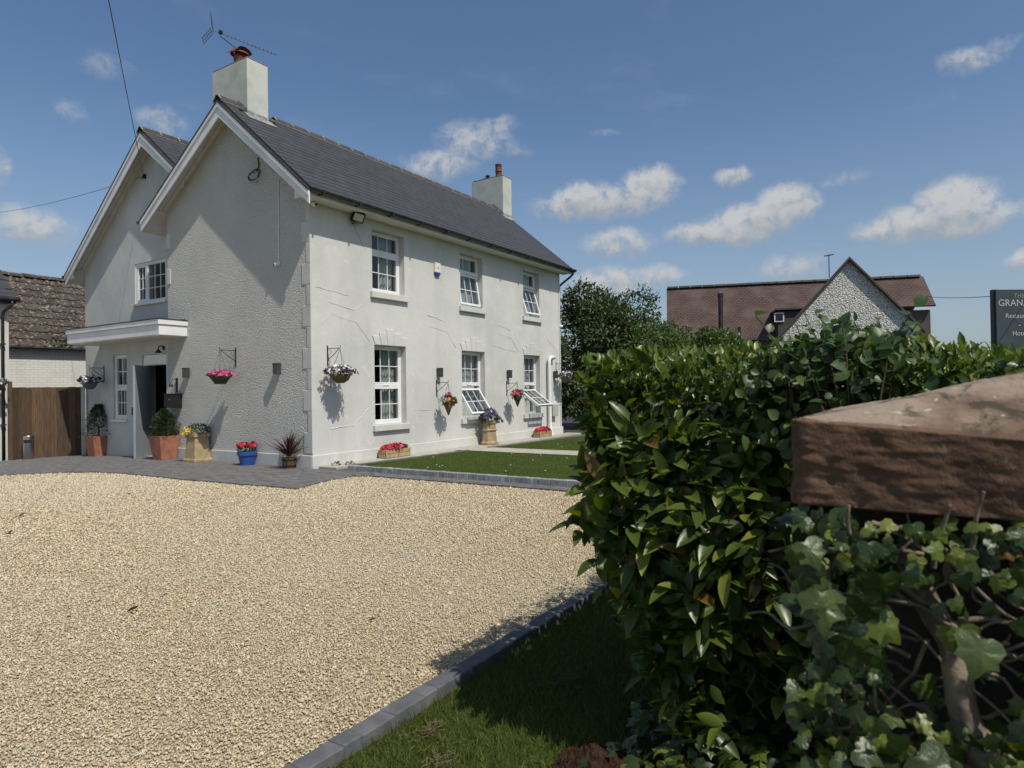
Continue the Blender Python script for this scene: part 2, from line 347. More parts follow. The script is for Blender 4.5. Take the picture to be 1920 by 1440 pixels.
def mat_sandstone():
    m, nt, b = newmat('sandstone')
    P = pos(nt)
    col = mixc(nt, mapr(nt, noise(nt, 9, 6, .65, P), .35, .65), (.105, .058, .039), (.155, .092, .060))
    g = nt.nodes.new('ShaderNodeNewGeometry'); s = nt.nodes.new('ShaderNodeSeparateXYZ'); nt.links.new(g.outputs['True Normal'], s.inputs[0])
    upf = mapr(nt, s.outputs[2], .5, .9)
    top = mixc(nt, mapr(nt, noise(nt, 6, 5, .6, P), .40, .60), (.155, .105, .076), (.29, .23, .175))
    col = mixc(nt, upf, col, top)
    moss = mth(nt, 'MULTIPLY', mapr(nt, noise(nt, 14, 6, .7, P, .5), .49, .62), mth(nt, 'ADD', mth(nt, 'MULTIPLY', upf, .65), .3))
    col = mixc(nt, moss, col, (.06, .055, .035))
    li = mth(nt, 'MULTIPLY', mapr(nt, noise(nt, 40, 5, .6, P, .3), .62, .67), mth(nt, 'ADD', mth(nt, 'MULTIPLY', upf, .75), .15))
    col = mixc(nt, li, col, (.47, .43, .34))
    nt.links.new(col, b.inputs['Base Color']); b.inputs['Roughness'].default_value = .95; b.inputs['Specular IOR Level'].default_value = .15
    n = bump(nt, b, noise(nt, 14, 7, .7, P), .6, .015)
    bump(nt, b, noise(nt, 130, 4, .7, P), .5, .003, n)
def mat_soil():
    m, nt, b = newmat('soil')
    P = pos(nt)
    nt.links.new(mixc(nt, mapr(nt, noise(nt, 26, 6, .7, P), .35, .65), (.075, .042, .028), (.028, .016, .011)), b.inputs['Base Color'])
    b.inputs['Roughness'].default_value = 1.0; b.inputs['Specular IOR Level'].default_value = .1
    bump(nt, b, noise(nt, 70, 5, .7, P), 1.0, .02)
def mat_oldtile():
    m, nt, b = newmat('old_tile')
    P = pos(nt)
    col = mixc(nt, mapr(nt, noise(nt, 3, 5, .6, P), .35, .65), (.048, .038, .031), (.078, .060, .048))
    col = mixc(nt, mapr(nt, noise(nt, 11, 5, .65, P, .4), .54, .62), col, (.23, .215, .185))
    col = mixc(nt, mapr(nt, noise(nt, 7, 4, .6, P), .66, .72), col, (.17, .065, .022))
    hv = nt.nodes.new('ShaderNodeHueSaturation'); nt.links.new(mapr(nt, objrand(nt), 0, 1, .8, 1.2, False), hv.inputs['Value']); nt.links.new(col, hv.inputs['Color'])
    nt.links.new(hv.outputs[0], b.inputs['Base Color']); b.inputs['Roughness'].default_value = .95
    bump(nt, b, noise(nt, 40, 5, .7, P), .6, .01)
def mat_plaintile():       # distant plain-tiled roof, tile courses of a few pixels
    m, nt, b = newmat('plain_tile')
    tcn = nt.nodes.new('ShaderNodeTexCoord'); mp = nt.nodes.new('ShaderNodeMapping'); nt.links.new(tcn.outputs['UV'], mp.inputs[0])
    br = nt.nodes.new('ShaderNodeTexBrick'); nt.links.new(mp.outputs[0], br.inputs['Vector'])
    br.inputs['Scale'].default_value = 1.0; br.inputs['Brick Width'].default_value = .17; br.inputs['Row Height'].default_value = .10; br.inputs['Mortar Size'].default_value = .020
    br.inputs['Color1'].default_value = (.078, .046, .040, 1); br.inputs['Color2'].default_value = (.105, .064, .054, 1); br.inputs['Mortar'].default_value = (.035, .022, .018, 1)
    col = mixc(nt, mapr(nt, noise(nt, 1.2, 5, .6, pos(nt)), .4, .7, 0, .6), br.outputs['Color'], (.125, .088, .076))
    nt.links.new(col, b.inputs['Base Color']); b.inputs['Roughness'].default_value = .9
    bump(nt, b, br.outputs['Fac'], -.8, .03)
def mat_whitebrick():
    m, nt, b = newmat('white_brick')
    P = pos(nt, (1, 1, 1))
    br = nt.nodes.new('ShaderNodeTexBrick'); mp = nt.nodes.new('ShaderNodeMapping'); mp.inputs['Rotation'].default_value = (radians(90), 0, 0)
    nt.links.new(P, mp.inputs[0]); nt.links.new(mp.outputs[0], br.inputs['Vector'])
    br.inputs['Scale'].default_value = 1; br.inputs['Brick Width'].default_value = .225; br.inputs['Row Height'].default_value = .075; br.inputs['Mortar Size'].default_value = .008
    for k in ('Color1', 'Color2'): br.inputs[k].default_value = (.66, .65, .60, 1)
    br.inputs['Mortar'].default_value = (.50, .49, .45, 1)
    nt.links.new(mixc(nt, mapr(nt, noise(nt, 2, 5, .6, pos(nt)), .45, .7, 0, .6), br.outputs['Color'], (.5, .5, .47)), b.inputs['Base Color']); b.inputs['Roughness'].default_value = .85
    bump(nt, b, br.outputs['Fac'], -.6, .01)
mat_sandstone(); mat_soil(); mat_oldtile(); mat_plaintile(); mat_whitebrick()

# ---------------------------------------------------------------- mesh helpers
class MB:
    def __init__(s): s.v = []; s.f = []; s.uv = None
    def poly(s, pts, T=None):
        i = len(s.v); s.v += [tuple((T @ Vector(p)) if T else p) for p in pts]; s.f.append(tuple(range(i, i + len(pts)))); return s
    def box(s, x0, x1, y0, y1, z0, z1, T=None):
        i = len(s.v)
        c = [(x0, y0, z0), (x1, y0, z0), (x1, y1, z0), (x0, y1, z0), (x0, y0, z1), (x1, y0, z1), (x1, y1, z1), (x0, y1, z1)]
        s.v += [tuple(T @ Vector(p)) if T else p for p in c]
        s.f += [tuple(i + k for k in q) for q in ((0, 3, 2, 1), (4, 5, 6, 7), (0, 1, 5, 4), (1, 2, 6, 5), (2, 3, 7, 6), (3, 0, 4, 7))]
        return s
    def prism(s, poly, d, T=None):          # poly: 3-D points, d: extrusion vector
        i = len(s.v); n = len(poly); d = Vector(d)
        pts = [Vector(p) for p in poly] + [Vector(p) + d for p in poly]
        s.v += [tuple(T @ p) if T else tuple(p) for p in pts]
        s.f.append(tuple(range(i + n - 1, i - 1, -1))); s.f.append(tuple(range(i + n, i + 2 * n)))
        for k in range(n): s.f.append((i + k, i + (k + 1) % n, i + n + (k + 1) % n, i + n + k))
        return s
    def bar(s, a, b, w, h=None):            # square bar between two points
        a, b = Vector(a), Vector(b); d = (b - a); L = d.length; q = d.to_track_quat('Z', 'Y').to_matrix().to_4x4()
        T = Matrix.Translation(a) @ q; h = h or w
        return s.box(-w / 2, w / 2, -h / 2, h / 2, 0, L, T)
    def tube(s, pts, r, n=8, T=None, cap=True):
        pts = [Vector(p) for p in pts]; rs = r if isinstance(r, (list, tuple)) else [r] * len(pts)
        i = len(s.v); nrm = None
        for k, p in enumerate(pts):
            t = (pts[min(k + 1, len(pts) - 1)] - pts[max(k - 1, 0)]).normalized()
            if nrm is None:
                nrm = t.cross(Vector((0, 0, 1)))
                if nrm.length < 1e-3: nrm = Vector((1, 0, 0))
            nrm = (nrm - t * nrm.dot(t)).normalized(); bn = t.cross(nrm)
            for j in range(n):
                a = 2 * pi * j / n; q = p + (nrm * cos(a) + bn * sin(a)) * rs[k]
                s.v.append(tuple(T @ q) if T else tuple(q))
        for k in range(len(pts) - 1):
            for j in range(n):
                a, b = i + k * n + j, i + k * n + (j + 1) % n
                s.f.append((a, b, b + n, a + n))
        if cap:
            s.f.append(tuple(i + j for j in range(n - 1, -1, -1))); m = i + (len(pts) - 1) * n; s.f.append(tuple(m + j for j in range(n)))
        return s
    def lathe(s, prof, n=20, c=(0, 0, 0), cap=True, a0=0.0):
        i = len(s.v)
        for (r, z) in prof:
            for j in range(n):
                a = 2 * pi * j / n + a0; s.v.append((c[0] + r * cos(a), c[1] + r * sin(a), c[2] + z))
        for k in range(len(prof) - 1):
            for j in range(n):
                a, b = i + k * n + j, i + k * n + (j + 1) % n
                s.f.append((a, b, b + n, a + n))
        if cap:
            s.f.append(tuple(i + j for j in range(n - 1, -1, -1))); m = i + (len(prof) - 1) * n; s.f.append(tuple(m + j for j in range(n)))
        return s
    def mesh(s, name, mat, smooth=False, bevel=0.0, seg=2):
        me = bpy.data.meshes.new(name); me.from_pydata(s.v, [], s.f); 
        if bevel:
            bm = bmesh.new(); bm.from_mesh(me); bmesh.ops.recalc_face_normals(bm, faces=bm.faces)
            bmesh.ops.bevel(bm, geom=[e for e in bm.edges if len(e.link_faces) == 2 and e.calc_face_angle(0) > .5], offset=bevel, segments=seg, affect='EDGES', profile=.6)
            bm.to_mesh(me); bm.free()
        me.materials.append(MATS[mat]); me.update()
        if smooth: me.polygons.foreach_set('use_smooth', [True] * len(me.polygons))
        return me
    def build(s, name, mat, parent=None, smooth=False, bevel=0.0, loc=None, rot=None, seg=2):
        return link(name, s.mesh(name, mat, smooth, bevel, seg), parent, loc, rot)
def link(name, me, parent=None, loc=None, rot=None, scale=None):
    o = bpy.data.objects.new(name, me); COL.objects.link(o)
    if parent: o.parent = parent
    if loc is not None: o.location = loc
    if rot is not None: o.rotation_euler = rot
    if scale is not None: o.scale = scale
    return o
def tag(o, label=None, cat=None, group=None, kind=None):
    if label: o['label'] = label
    if cat: o['category'] = cat
    if group: o['group'] = group
    if kind: o['kind'] = kind
    return o
def thing(name, label, cat, loc=(0, 0, 0), group=None, rz=0.0):
    o = bpy.data.objects.new(name, None); COL.objects.link(o); o.location = loc; o.rotation_euler = (0, 0, rz); o.empty_display_size = .1
    return tag(o, label, cat, group)
def fast(name, V, F, mat, parent=None, rnd=None, smooth=False, me_only=False, loc=None):
    V = np.asarray(V, np.float32); F = np.asarray(F, np.int32); k = F.shape[1]
    me = bpy.data.meshes.new(name); me.vertices.add(len(V)); me.vertices.foreach_set('co', V.ravel())
    me.loops.add(F.size); me.loops.foreach_set('vertex_index', F.ravel())
    me.polygons.add(len(F)); me.polygons.foreach_set('loop_start', np.arange(0, F.size, k, dtype=np.int32))
    me.materials.append(MATS[mat])
    if rnd is not None:
        a = me.attributes.new('rnd', 'FLOAT', 'FACE'); a.data.foreach_set('value', np.asarray(rnd, np.float32))
    me.update(calc_edges=True)
    if smooth: me.polygons.foreach_set('use_smooth', np.ones(len(F), bool))
    if me_only: return me
    return link(name, me, parent, loc)
def unit(v): return v / (np.linalg.norm(v, axis=1, keepdims=True) + 1e-9)
def frames(axis, nrm):
    y = unit(axis); z = unit(nrm - y * (nrm * y).sum(1, keepdims=True)); x = np.cross(y, z)
    return np.stack([x, y, z], axis=2)          # columns x,y,z
def scatter(name, tv, tf, P, R, S, mat, parent=None, rnd=None, smooth=False, loc=None):
    tv = np.asarray(tv, float); tf = np.asarray(tf, int); n = len(P)
    S = np.asarray(S, float)
    if S.ndim == 1: S = np.repeat(S[:, None], 3, 1)
    V = np.einsum('nij,nkj->nki', R, tv[None] * S[:, None, :]) + P[:, None, :]
    F = tf[None] + (np.arange(n) * len(tv))[:, None, None]
    r = RNG.random(n) if rnd is None else rnd
    return fast(name, V.reshape(-1, 3), F.reshape(-1, tf.shape[1]), mat, parent, np.repeat(r, len(tf)), smooth, loc=loc)

def leaf_template(nl=5, width=.38, fold=.10, curl=.16, tip=1.0):
    """unit long leaf: base at 0, tip at y=1, folded on the midrib, drooping"""
    v = []; f = []
    for i in range(nl + 1):
        t = i / nl
        w = width / 2 * (sin(pi * min(1, t ** .85)) ** .8 if 0 < t < 1 else 0.02)
        z = -curl * t * t
        v += [(-w, t, z + fold * w * 2), (0, t, z), (w, t, z + fold * w * 2)]
    for i in range(nl):
        a = i * 3
        f += [(a, a + 1, a + 4, a + 3), (a + 1, a + 2, a + 5, a + 4)]
    return v, f
LAUREL = leaf_template(6, .40, .22, .20)
LAUREL_LOW = leaf_template(3, .42, .22, .18)
ROUND = leaf_template(4, .80, .15, .15)
SMALL = ([(-.22, .35, .04), (0, 0, 0), (.22, .35, .04), (0, 1, -.08)], [(1, 2, 3, 0)])
def ivy_template():
    """lobed leaf: centre fan inside, ring of lobes outside, veins raised, lobes drooping"""
    out = [(0, .04), (.20, -.07), (.40, -.02), (.52, .14), (.44, .30), (.40, .40), (.46, .56), (.30, .60), (.20, .66), (.10, .84), (0, 1.0)]
    out = out + [(-x, y) for x, y in out[-2:0:-1]]
    n = len(out); c = (0, .30)
    h = lambda x, y, k: -.34 * (x * x + (y - .3) ** 2) * k + .03 * sin(11 * x + 4 * y)
    v = [(c[0], c[1], .0)] + [(c[0] + (x - c[0]) * .5, c[1] + (y - c[1]) * .5, h(x * .5, y * .5 + .15, 1) + (.022 if i % 3 == 0 else -.012)) for i, (x, y) in enumerate(out)] + [(x, y, h(x, y, 1)) for x, y in out]
    f = []
    for i in range(n):
        j = (i + 1) % n; f += [(0, 1 + i, 1 + j), (1 + i, 1 + n + i, 1 + n + j), (1 + i, 1 + n + j, 1 + j)]
    return v, f
IVY = ivy_template()
def rnd3(n): return unit(RNG.normal(size=(n, 3)))

# ================================================================ THE FARMHOUSE
W, LEN = 4.77, 9.88
house = thing('farmhouse', 'two-storey pale rendered farmhouse with grey slate roof, two chimneys and white gable boards', 'house')
RZ90 = Matrix.Rotation(radians(-90), 4, 'Z')     # local x -> -Y, local y (into the wall) -> +X
def wall_cells(mb, T, x0, x1, z0, z1, openings, th=.28):
    xs = sorted({x0, x1} | {o[0] for o in openings} | {o[1] for o in openings})
    zs = sorted({z0, z1} | {o[2] for o in openings} | {o[3] for o in openings})
    inside = lambda x, z: any(o[0] < x < o[1] and o[2] < z < o[3] for o in openings)
    for a, b in zip(xs, xs[1:]):
        for c, d in zip(zs, zs[1:]):
            if inside((a + b) / 2, (c + d) / 2): continue
            mb.poly([(a, 0, c), (b, 0, c), (b, 0, d), (a, 0, d)], T)
            mb.poly([(a, th, d), (b, th, d), (b, th, c), (a, th, c)], T)
    for (a, b, c, d) in openings:
        mb.poly([(a, 0, c), (a, 0, d), (a, th, d), (a, th, c)], T); mb.poly([(b, th, c), (b, th, d), (b, 0, d), (b, 0, c)], T)
        mb.poly([(a, 0, d), (b, 0, d), (b, th, d), (a, th, d)], T); mb.poly([(a, th, c), (b, th, c), (b, 0, c), (a, 0, c)], T)
    return mb
T0 = Matrix.Identity(4)
GW = [(1.66, 2.64), (4.70, 5.70), (7.65, 8.56)]           # ground-floor window openings
UW = [(1.63, 2.63), (4.69, 5.65), (7.67, 8.59)]
GZ, UZ = (0.74, 2.43), (3.54, 4.87)
ops = [(a, b, *GZ) for a, b in GW] + [(a, b, *UZ) for a, b in UW]
fw = wall_cells(MB(), T0, 0, LEN, -.4, 5.30, ops, .34); fw.build('wall', 'render_cream', house)['label'] = 'long smooth cream front wall with six windows'
# gable end (roughcast) : local x runs from the corner at y=0 leftwards -> use a transform with x -> +Y
RIDGE_Y, RIDGE_Z, EAVE_Y, EAVE_Z = 2.30, 7.46, -.40, 5.18
SL = (RIDGE_Z - EAVE_Z) / (RIDGE_Y - EAVE_Y); TH = math.atan(SL)
LE_Y, LE_Z = 5.27, 5.44; SL2 = (RIDGE_Z - LE_Z) / (LE_Y - RIDGE_Y); TH2 = math.atan(SL2)
gz_ = lambda y: (RIDGE_Z - (RIDGE_Y - y) * SL if y < RIDGE_Y else RIDGE_Z - (y - RIDGE_Y) * SL2) - .10
g = MB()
g.poly([(0, 0, -.4), (0, 0, gz_(0)), (0, RIDGE_Y, gz_(RIDGE_Y)), (0, W, gz_(W)), (0, W, -.4)])
g.poly([(.28, W, -.4), (.28, W, gz_(W)), (.28, RIDGE_Y, gz_(RIDGE_Y)), (.28, .28, gz_(.28)), (.28, .28, -.4)])
g.poly([(0, W, -.4), (0, W, gz_(W)), (.3, W, gz_(W)), (.3, W, -.4)])
g.build('wall', 'roughcast', house)['label'] = 'grey roughcast gable wall'
e = MB()
e.poly([(LEN, 0, -.4), (LEN, W, -.4), (LEN, W, gz_(W)), (LEN, RIDGE_Y, gz_(RIDGE_Y)), (LEN, 0, gz_(0))])
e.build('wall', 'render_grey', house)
# rear range: second gable set back, left of the first
S2, W2 = .25, 9.09
R2Y, R2Z = 5.66, 7.66; L2Y, L2Z = 9.42, 4.66; SLB = (R2Z - L2Z) / (L2Y - R2Y); THB = math.atan(SLB)
gb = lambda y: R2Z - abs(y - R2Y) * SLB - .10
T2 = Matrix.Translation((S2, 0, 0)) @ Matrix(((0, 1, 0, 0), (-1, 0, 0, 0), (0, 0, 1, 0), (0, 0, 0, 1)))   # local x -> -Y
w2 = MB(); WIN2 = (-6.62, -5.26, 3.67, 4.66)
DOOR = (-5.86, -4.86, -.5, 2.39); PWIN = (-7.19, -6.56, .86, 2.44)
wall_cells(w2, T2, -W2, -4.6, -.6, 4.80, [WIN2, (-6.25, -4.70, -.5, 2.45), PWIN])
w2.poly([(S2, 4.6, 4.80), (S2, 4.6, gb(4.6)), (S2, R2Y, gb(R2Y)), (S2, W2, gb(W2) if gb(W2) > 4.80 else 4.80), (S2, W2, 4.80)])
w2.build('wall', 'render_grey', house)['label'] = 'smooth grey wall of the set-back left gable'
b2 = MB()
b2.poly([(S2, W2, -.6), (S2, W2, 4.80), (LEN, W2, 4.80), (LEN, W2, -.6)])
b2.poly([(LEN, W, -.4), (LEN, W2, -.6), (LEN, W2, 4.80), (LEN, R2Y, R2Z - .1), (LEN, W, gb(W))])
b2.build('wall', 'render_grey', house)
# porch wall under the canopy, flush with the gable
PW = 7.83; TP = Matrix(((0, 1, 0, 0), (-1, 0, 0, 0), (0, 0, 1, 0), (0, 0, 0, 1)))
pw = wall_cells(MB(), TP, -PW, -W - .003, -.6, 2.78, [DOOR, PWIN], .2)
pw.poly([(0, PW, -.6), (0, PW, 2.78), (S2, PW, 2.78), (S2, PW, -.6)])
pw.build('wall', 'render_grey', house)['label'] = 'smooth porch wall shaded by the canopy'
# added partitions behind the windows, coloured dark to keep the rooms dim
MB().box(.35, LEN - .3, 1.6, 1.7, -.3, 5.2).box(.35, LEN - .3, .3, 1.6, 2.70, 2.80).box(.35, LEN - .3, .3, 1.6, .0, .05).box(3.5, 3.6, .29, 1.6, 0, 5.1).box(6.6, 6.7, .29, 1.6, 0, 5.1).build('dark_room_partition', 'room', house)
MB().box(1.8, 1.9, 4.8, 9.0, -.3, 5.2).box(.6, 1.8, 4.8, 9.0, 2.8, 2.9).build('dark_room_partition', 'painted_dark', house)
# plinth
MB().box(-.034, LEN + .03, -.035, -.002, -.3, .262).build('plinth', 'render_cream', house, bevel=.008, seg=1)
MB().box(-.036, -.002, -.001, W, -.3, .262).build('plinth', 'render_grey', house, bevel=.008, seg=1)
# quoins on the gable corner and its left edge
qz = .30; k = 0
while qz < 5.0:
    h = .40; wd = .235 if k % 2 == 0 else .115
    MB().box(-.010, .006, -.003, wd, qz, qz + h - .006).build('quoin', 'render_grey', house, bevel=.006, seg=1)
    qz += h; k += 1
for z0 in (3.95, 4.75):
    MB().box(-.02, .006, W - .13, W + .004, z0, z0 + .34).build('quoin', 'render_grey', house, bevel=.006, seg=1)
# raised repair ridges and cracks in the front render
def crack(pts, mat='render_cream', r=.009):
    r *= .62; mat = 'render_cream' if r > .0035 else mat
    MB().tube([(x, -.001, z) for x, z in pts], [r * (.5 + random.random()) for _ in pts], 5).build('render_ridge', mat, house)
def wig(a, b, n=7, amp=.012):
    return [(a[0] + (b[0] - a[0]) * i / n, a[1] + (b[1] - a[1]) * i / n + random.uniform(-amp, amp) * (0 < i < n)) for i in range(n + 1)]
for x0 in (0.0, 2.95, 5.85):
    a = [(.45 + x0, 3.20), (1.12 + x0, 3.10)]; crack(wig(*a), r=.011)
    crack(wig((.50 + x0, 2.96), (1.15 + x0, 2.86)), 'mortar', .006)
    crack(wig((1.15 + x0, 2.86), (1.52 + x0, 2.50)), 'mortar', .005); crack(wig((.28 + x0, 2.78), (.50 + x0, 2.96)), 'mortar', .006)
crack(wig((.42, .74), (1.05, .77)), r=.012); crack(wig((1.05, .77), (1.5, 1.12)), r=.010)
crack(wig((1.18, 3.12), (1.55, 3.42)), r=.010); crack(wig((1.12, 4.83), (1.45, 4.35)), 'mortar', .004)
crack(wig((.1, 3.46), (.95, 3.38)), r=.009); crack(wig((2.9, 1.02), (3.5, 1.0)), r=.008); crack(wig((6.0, 2.62), (7.3, 2.50)), r=.008)
crack(wig((9.0, 2.95), (9.5, 2.72)), r=.008); crack(wig((9.5, 2.72), (9.7, 2.45)), 'mortar', .004)

# ---------------------------------------------------------------- windows
FD = .185          # frame depth behind the wall face
def bars(mb, x0, x1, z0, z1, w, y0, y1, T):       # rectangular frame of four bars
    mb.box(x0, x0 + w, y0, y1, z0, z1, T); mb.box(x1 - w, x1, y0, y1, z0, z1, T)
    mb.box(x0 + w, x1 - w, y0, y1, z0, z0 + w, T); mb.box(x0 + w, x1 - w, y0, y1, z1 - w, z1, T)
def light(win, T, x0, x1, z0, z1, cols, rows, fw=.045, y=0.0, sash='sash'):
    s = MB(); bars(s, x0, x1, z0, z1, fw, y - .035, y + .03, T); s.build(sash, 'upvc', win, bevel=.004, seg=1)
    a, b, c, d = x0 + fw, x1 - fw, z0 + fw, z1 - fw; g_ = .017
    cw, rh = (b - a) / cols, (d - c) / rows
    for i in range(cols):
        for j in range(rows):
            MB().box(a + i * cw + .002, a + (i + 1) * cw - .002, y - .004, y + .004, c + j * rh + .002, c + (j + 1) * rh - .002, T).build('pane', 'glass', win)
    for i in range(1, cols): MB().box(a + i * cw - g_ / 2, a + i * cw + g_ / 2, y - .013, y + .013, c, d, T).build('glazing_bar', 'upvc', win)
    for j in range(1, rows): MB().box(a, b, y - .011, y + .011, c + j * rh - g_ / 2, c + j * rh + g_ / 2, T).build('glazing_bar', 'upvc', win)
def curtain(win, T, x0, x1, z0, z1, y, mat='curtain'):
    m = MB(); n = max(8, int((x1 - x0) / .018)); i0 = len(m.v); ph = random.random() * 6
    for k in range(n + 1):
        x = x0 + (x1 - x0) * k / n; yy = y + .022 * sin(k * 1.25 + ph) + .01 * sin(k * .4)
        m.v += [tuple(T @ Vector((x, yy, z0))), tuple(T @ Vector((x, yy, z1)))]
    for k in range(n): m.f.append((2 * k, 2 * k + 2, 2 * k + 3, 2 * k + 1))
    m.build('curtain', mat, win, smooth=True)
def sill(win, T, x0, x1, z, mat='render_cream', h=.125, out=.075, ext=.075, stone_d=True):
    MB().box(x0 - ext, x1 + ext, -out, FD - .04 if stone_d else .015, z - h, z + .004, T).build('sill', mat, win, bevel=.01)
def sash_window(T, o, split, lower, upper, angle=0.0, slide=0.0, label=None, sillmat='render_cream', curt=(.3, .3), stone=True, net=False, FD=.185):
    x0, x1, z0, z1 = o
    win = MB(); bars(win, x0 + .004, x1 - .004, z0 + .006, z1 - .004, .05, FD - .04, FD + .05, T)
    zt = z1 - (z1 - z0) * split
    win.box(x0 + .054, x1 - .054, FD - .039, FD + .049, zt - .028, zt + .028, T)
    w = win.build('window', 'upvc', house, bevel=.004, seg=1)
    if label: w['label'] = label
    light(w, T, x0 + .056, x1 - .056, zt + .030, z1 - .056, *upper, fw=.032, y=FD)
    H = zt - .03 - (z0 + .058)
    Ts = T @ Matrix.Translation((0, FD - .004, zt - .03 - slide)) @ Matrix.Rotation(-angle, 4, 'X')
    light(w, Ts, x0 + .05, x1 - .05, -H, 0, *lower, fw=.052, y=0)
    MB().box((x0 + x1) / 2 - .10, (x0 + x1) / 2 + .10, FD - .052, FD - .0405, zt - .008, zt + .012, T).build('trickle_vent', 'upvc', w)
    l, r = curt
    if l: curtain(w, T, x0 + .03, x0 + .03 + (x1 - x0) * l, z0, z1, FD + .15)
    if r: curtain(w, T, x1 - .03 - (x1 - x0) * r, x1 - .03, z0, z1, FD + .15)
    if net: curtain(w, T, x0, x1, z0, z1, FD + .20)
    if angle:
        for x in (x0 + .065, x1 - .065):
            a = Vector((x, FD, z0 + .15)); b = Ts @ Vector((x, 0, -H * .72)); b = T.inverted() @ b
            MB().bar(T @ a, T @ b, .012, .006).build('stay', 'steel', w)
    if stone: sill(w, T, x0, x1, z0, sillmat)
    return w
UT = .335; GT = .50
sash_window(T0, (*UW[0], *UZ), UT, (3, 2), (3, 1), 0, 0, 'closed upper window nearest the gable corner', curt=(.22, .42))
sash_window(T0, (*UW[1], *UZ), UT, (3, 2), (3, 1), radians(9), .01, 'upper middle window, slightly ajar', curt=(.3, .5))
sash_window(T0, (*UW[2], *UZ), UT, (3, 2), (3, 1), radians(17), .02, 'upper far window tilted open', curt=(.3, .4))
sash_window(T0, (*GW[0], *GZ), GT, (3, 2), (3, 2), 0, 0, 'tall closed ground-floor window', curt=(0, .42))
sash_window(T0, (*GW[1], *GZ), GT, (3, 2), (3, 2), radians(34), .08, 'ground-floor middle window with lower sash propped open', curt=(.3, .55), net=True)
sash_window(T0, (*GW[2], *GZ), GT, (3, 2), (3, 2), radians(54), .14, 'ground-floor far window with lower sash swung wide open', curt=(.35, .5), net=True)
# casement of the left gable, porch slit window
x0, x1, z0, z1 = WIN2
cw_ = MB(); bars(cw_, x0 + .004, x1 - .004, z0 + .004, z1 - .004, .05, .02, .11, T2); xm = x0 + .50
cw_.box(xm - .03, xm + .03, .021, .109, z0 + .054, z1 - .054, T2); cwo = cw_.build('window', 'upvc', house, bevel=.004, seg=1); cwo['label'] = 'white casement window above the canopy'
light(cwo, T2, x0 + .056, xm - .032, z0 + .056, z1 - .056, 2, 3, .05, .06, 'casement'); light(cwo, T2, xm + .032, x1 - .056, z0 + .056, z1 - .056, 3, 3, .022, .06, 'casement')
sill(cwo, T2, x0, x1, z0, 'upvc', .05, .06, .03, False); curtain(cwo, T2, x0 + .05, x0 + .4, z0, z1, .24)
sash_window(TP, PWIN, .5, (3, 2), (2, 2), 0, 0, 'narrow tall porch window', 'upvc', (.0, .0), False, net=False, FD=.08)
pwo = [o for o in house.children if o.name.startswith('window')][-1]
sill(pwo, TP, PWIN[0], PWIN[1], PWIN[2], 'upvc', .05, .06, .04, False); curtain(pwo, TP, PWIN[0] + .05, PWIN[1] - .05, PWIN[2], PWIN[3], .24)
# flat arches of stepped voussoirs over the ground-floor windows
for (a, b) in GW:
    lin = MB().box(a - .02, b + .02, -.006, -.0005, GZ[1] + .0, GZ[1] + .012).build('lintel', 'render_cream', house)
    c = (a + b) / 2; hw = (b - a) / 2 + .10; n = 5; hs = (.19, .27, .35, .27, .19)
    for i in range(n):
        u0, u1 = -1 + 2 * i / n, -1 + 2 * (i + 1) / n; h = hs[i]; sp = .16
        p = [(c + u0 * (hw - .12) + .004, GZ[1] + .002), (c + u1 * (hw - .12) - .004, GZ[1] + .002), (c + u1 * (hw - .12) + u1 * sp * h / .35 - .004, GZ[1] + h), (c + u0 * (hw - .12) + u0 * sp * h / .35 + .004, GZ[1] + h)]
        MB().prism([(x, -.018, z) for x, z in p], (0, .024, 0)).build('voussoir', 'render_cream', lin, bevel=.005, seg=1)

# ---------------------------------------------------------------- door, canopy
df = MB(); xa, xb, za, zb = -DOOR[1], -DOOR[0], 0.0, DOOR[3]            # in +Y
TPy = Matrix(((0, 1, 0, 0), (1, 0, 0, 0), (0, 0, 1, 0), (0, 0, 0, 1)))
df.box(.03, .13, xb - .075, xb - .003, -.12, zb - .003); df.box(.03, .13, xa + .003, xa + .06, -.12, zb - .003); df.box(.031, .129, xa + .06, xb - .075, zb - .25, zb - .004)
dfo = df.build('door_frame', 'upvc', house, bevel=.005, seg=1)
MB().box(.015, .0295, xa + .02, xb - .02, zb - .235, zb - .12).build('head_panel', 'upvc', dfo)
dr = thing('door', None, None); dr.parent = house
del_keys = [k for k in dr.keys()]
leafT = Matrix.Translation((.10, xb - .085, 0)) @ Matrix.Rotation(radians(-52), 4, 'Z')
d_ = MB().box(0, .05, -.80, 0, -.05, zb - .26, leafT).build('door_leaf', 'door_grey', dr, bevel=.004, seg=1)
for (p0, p1, q0, q1) in ((-.70, -.45, .2, .95), (-.35, -.10, .2, .95), (-.70, -.45, 1.1, 1.95), (-.35, -.10, 1.1, 1.95)):
    MB().box(-.012, -.0005, p0, p1, q0, q1, leafT).build('panel', 'door_grey', dr, bevel=.006, seg=1)
MB().box(-.05, -.001, -.76, -.72, 1.0, 1.18, leafT).build('handle', 'iron_black', dr)
for hz in (.25, 1.0, 1.75): MB().box(.02, .028, xb - .10, xb - .075, hz, hz + .12).build('hinge', 'iron_black', dr)
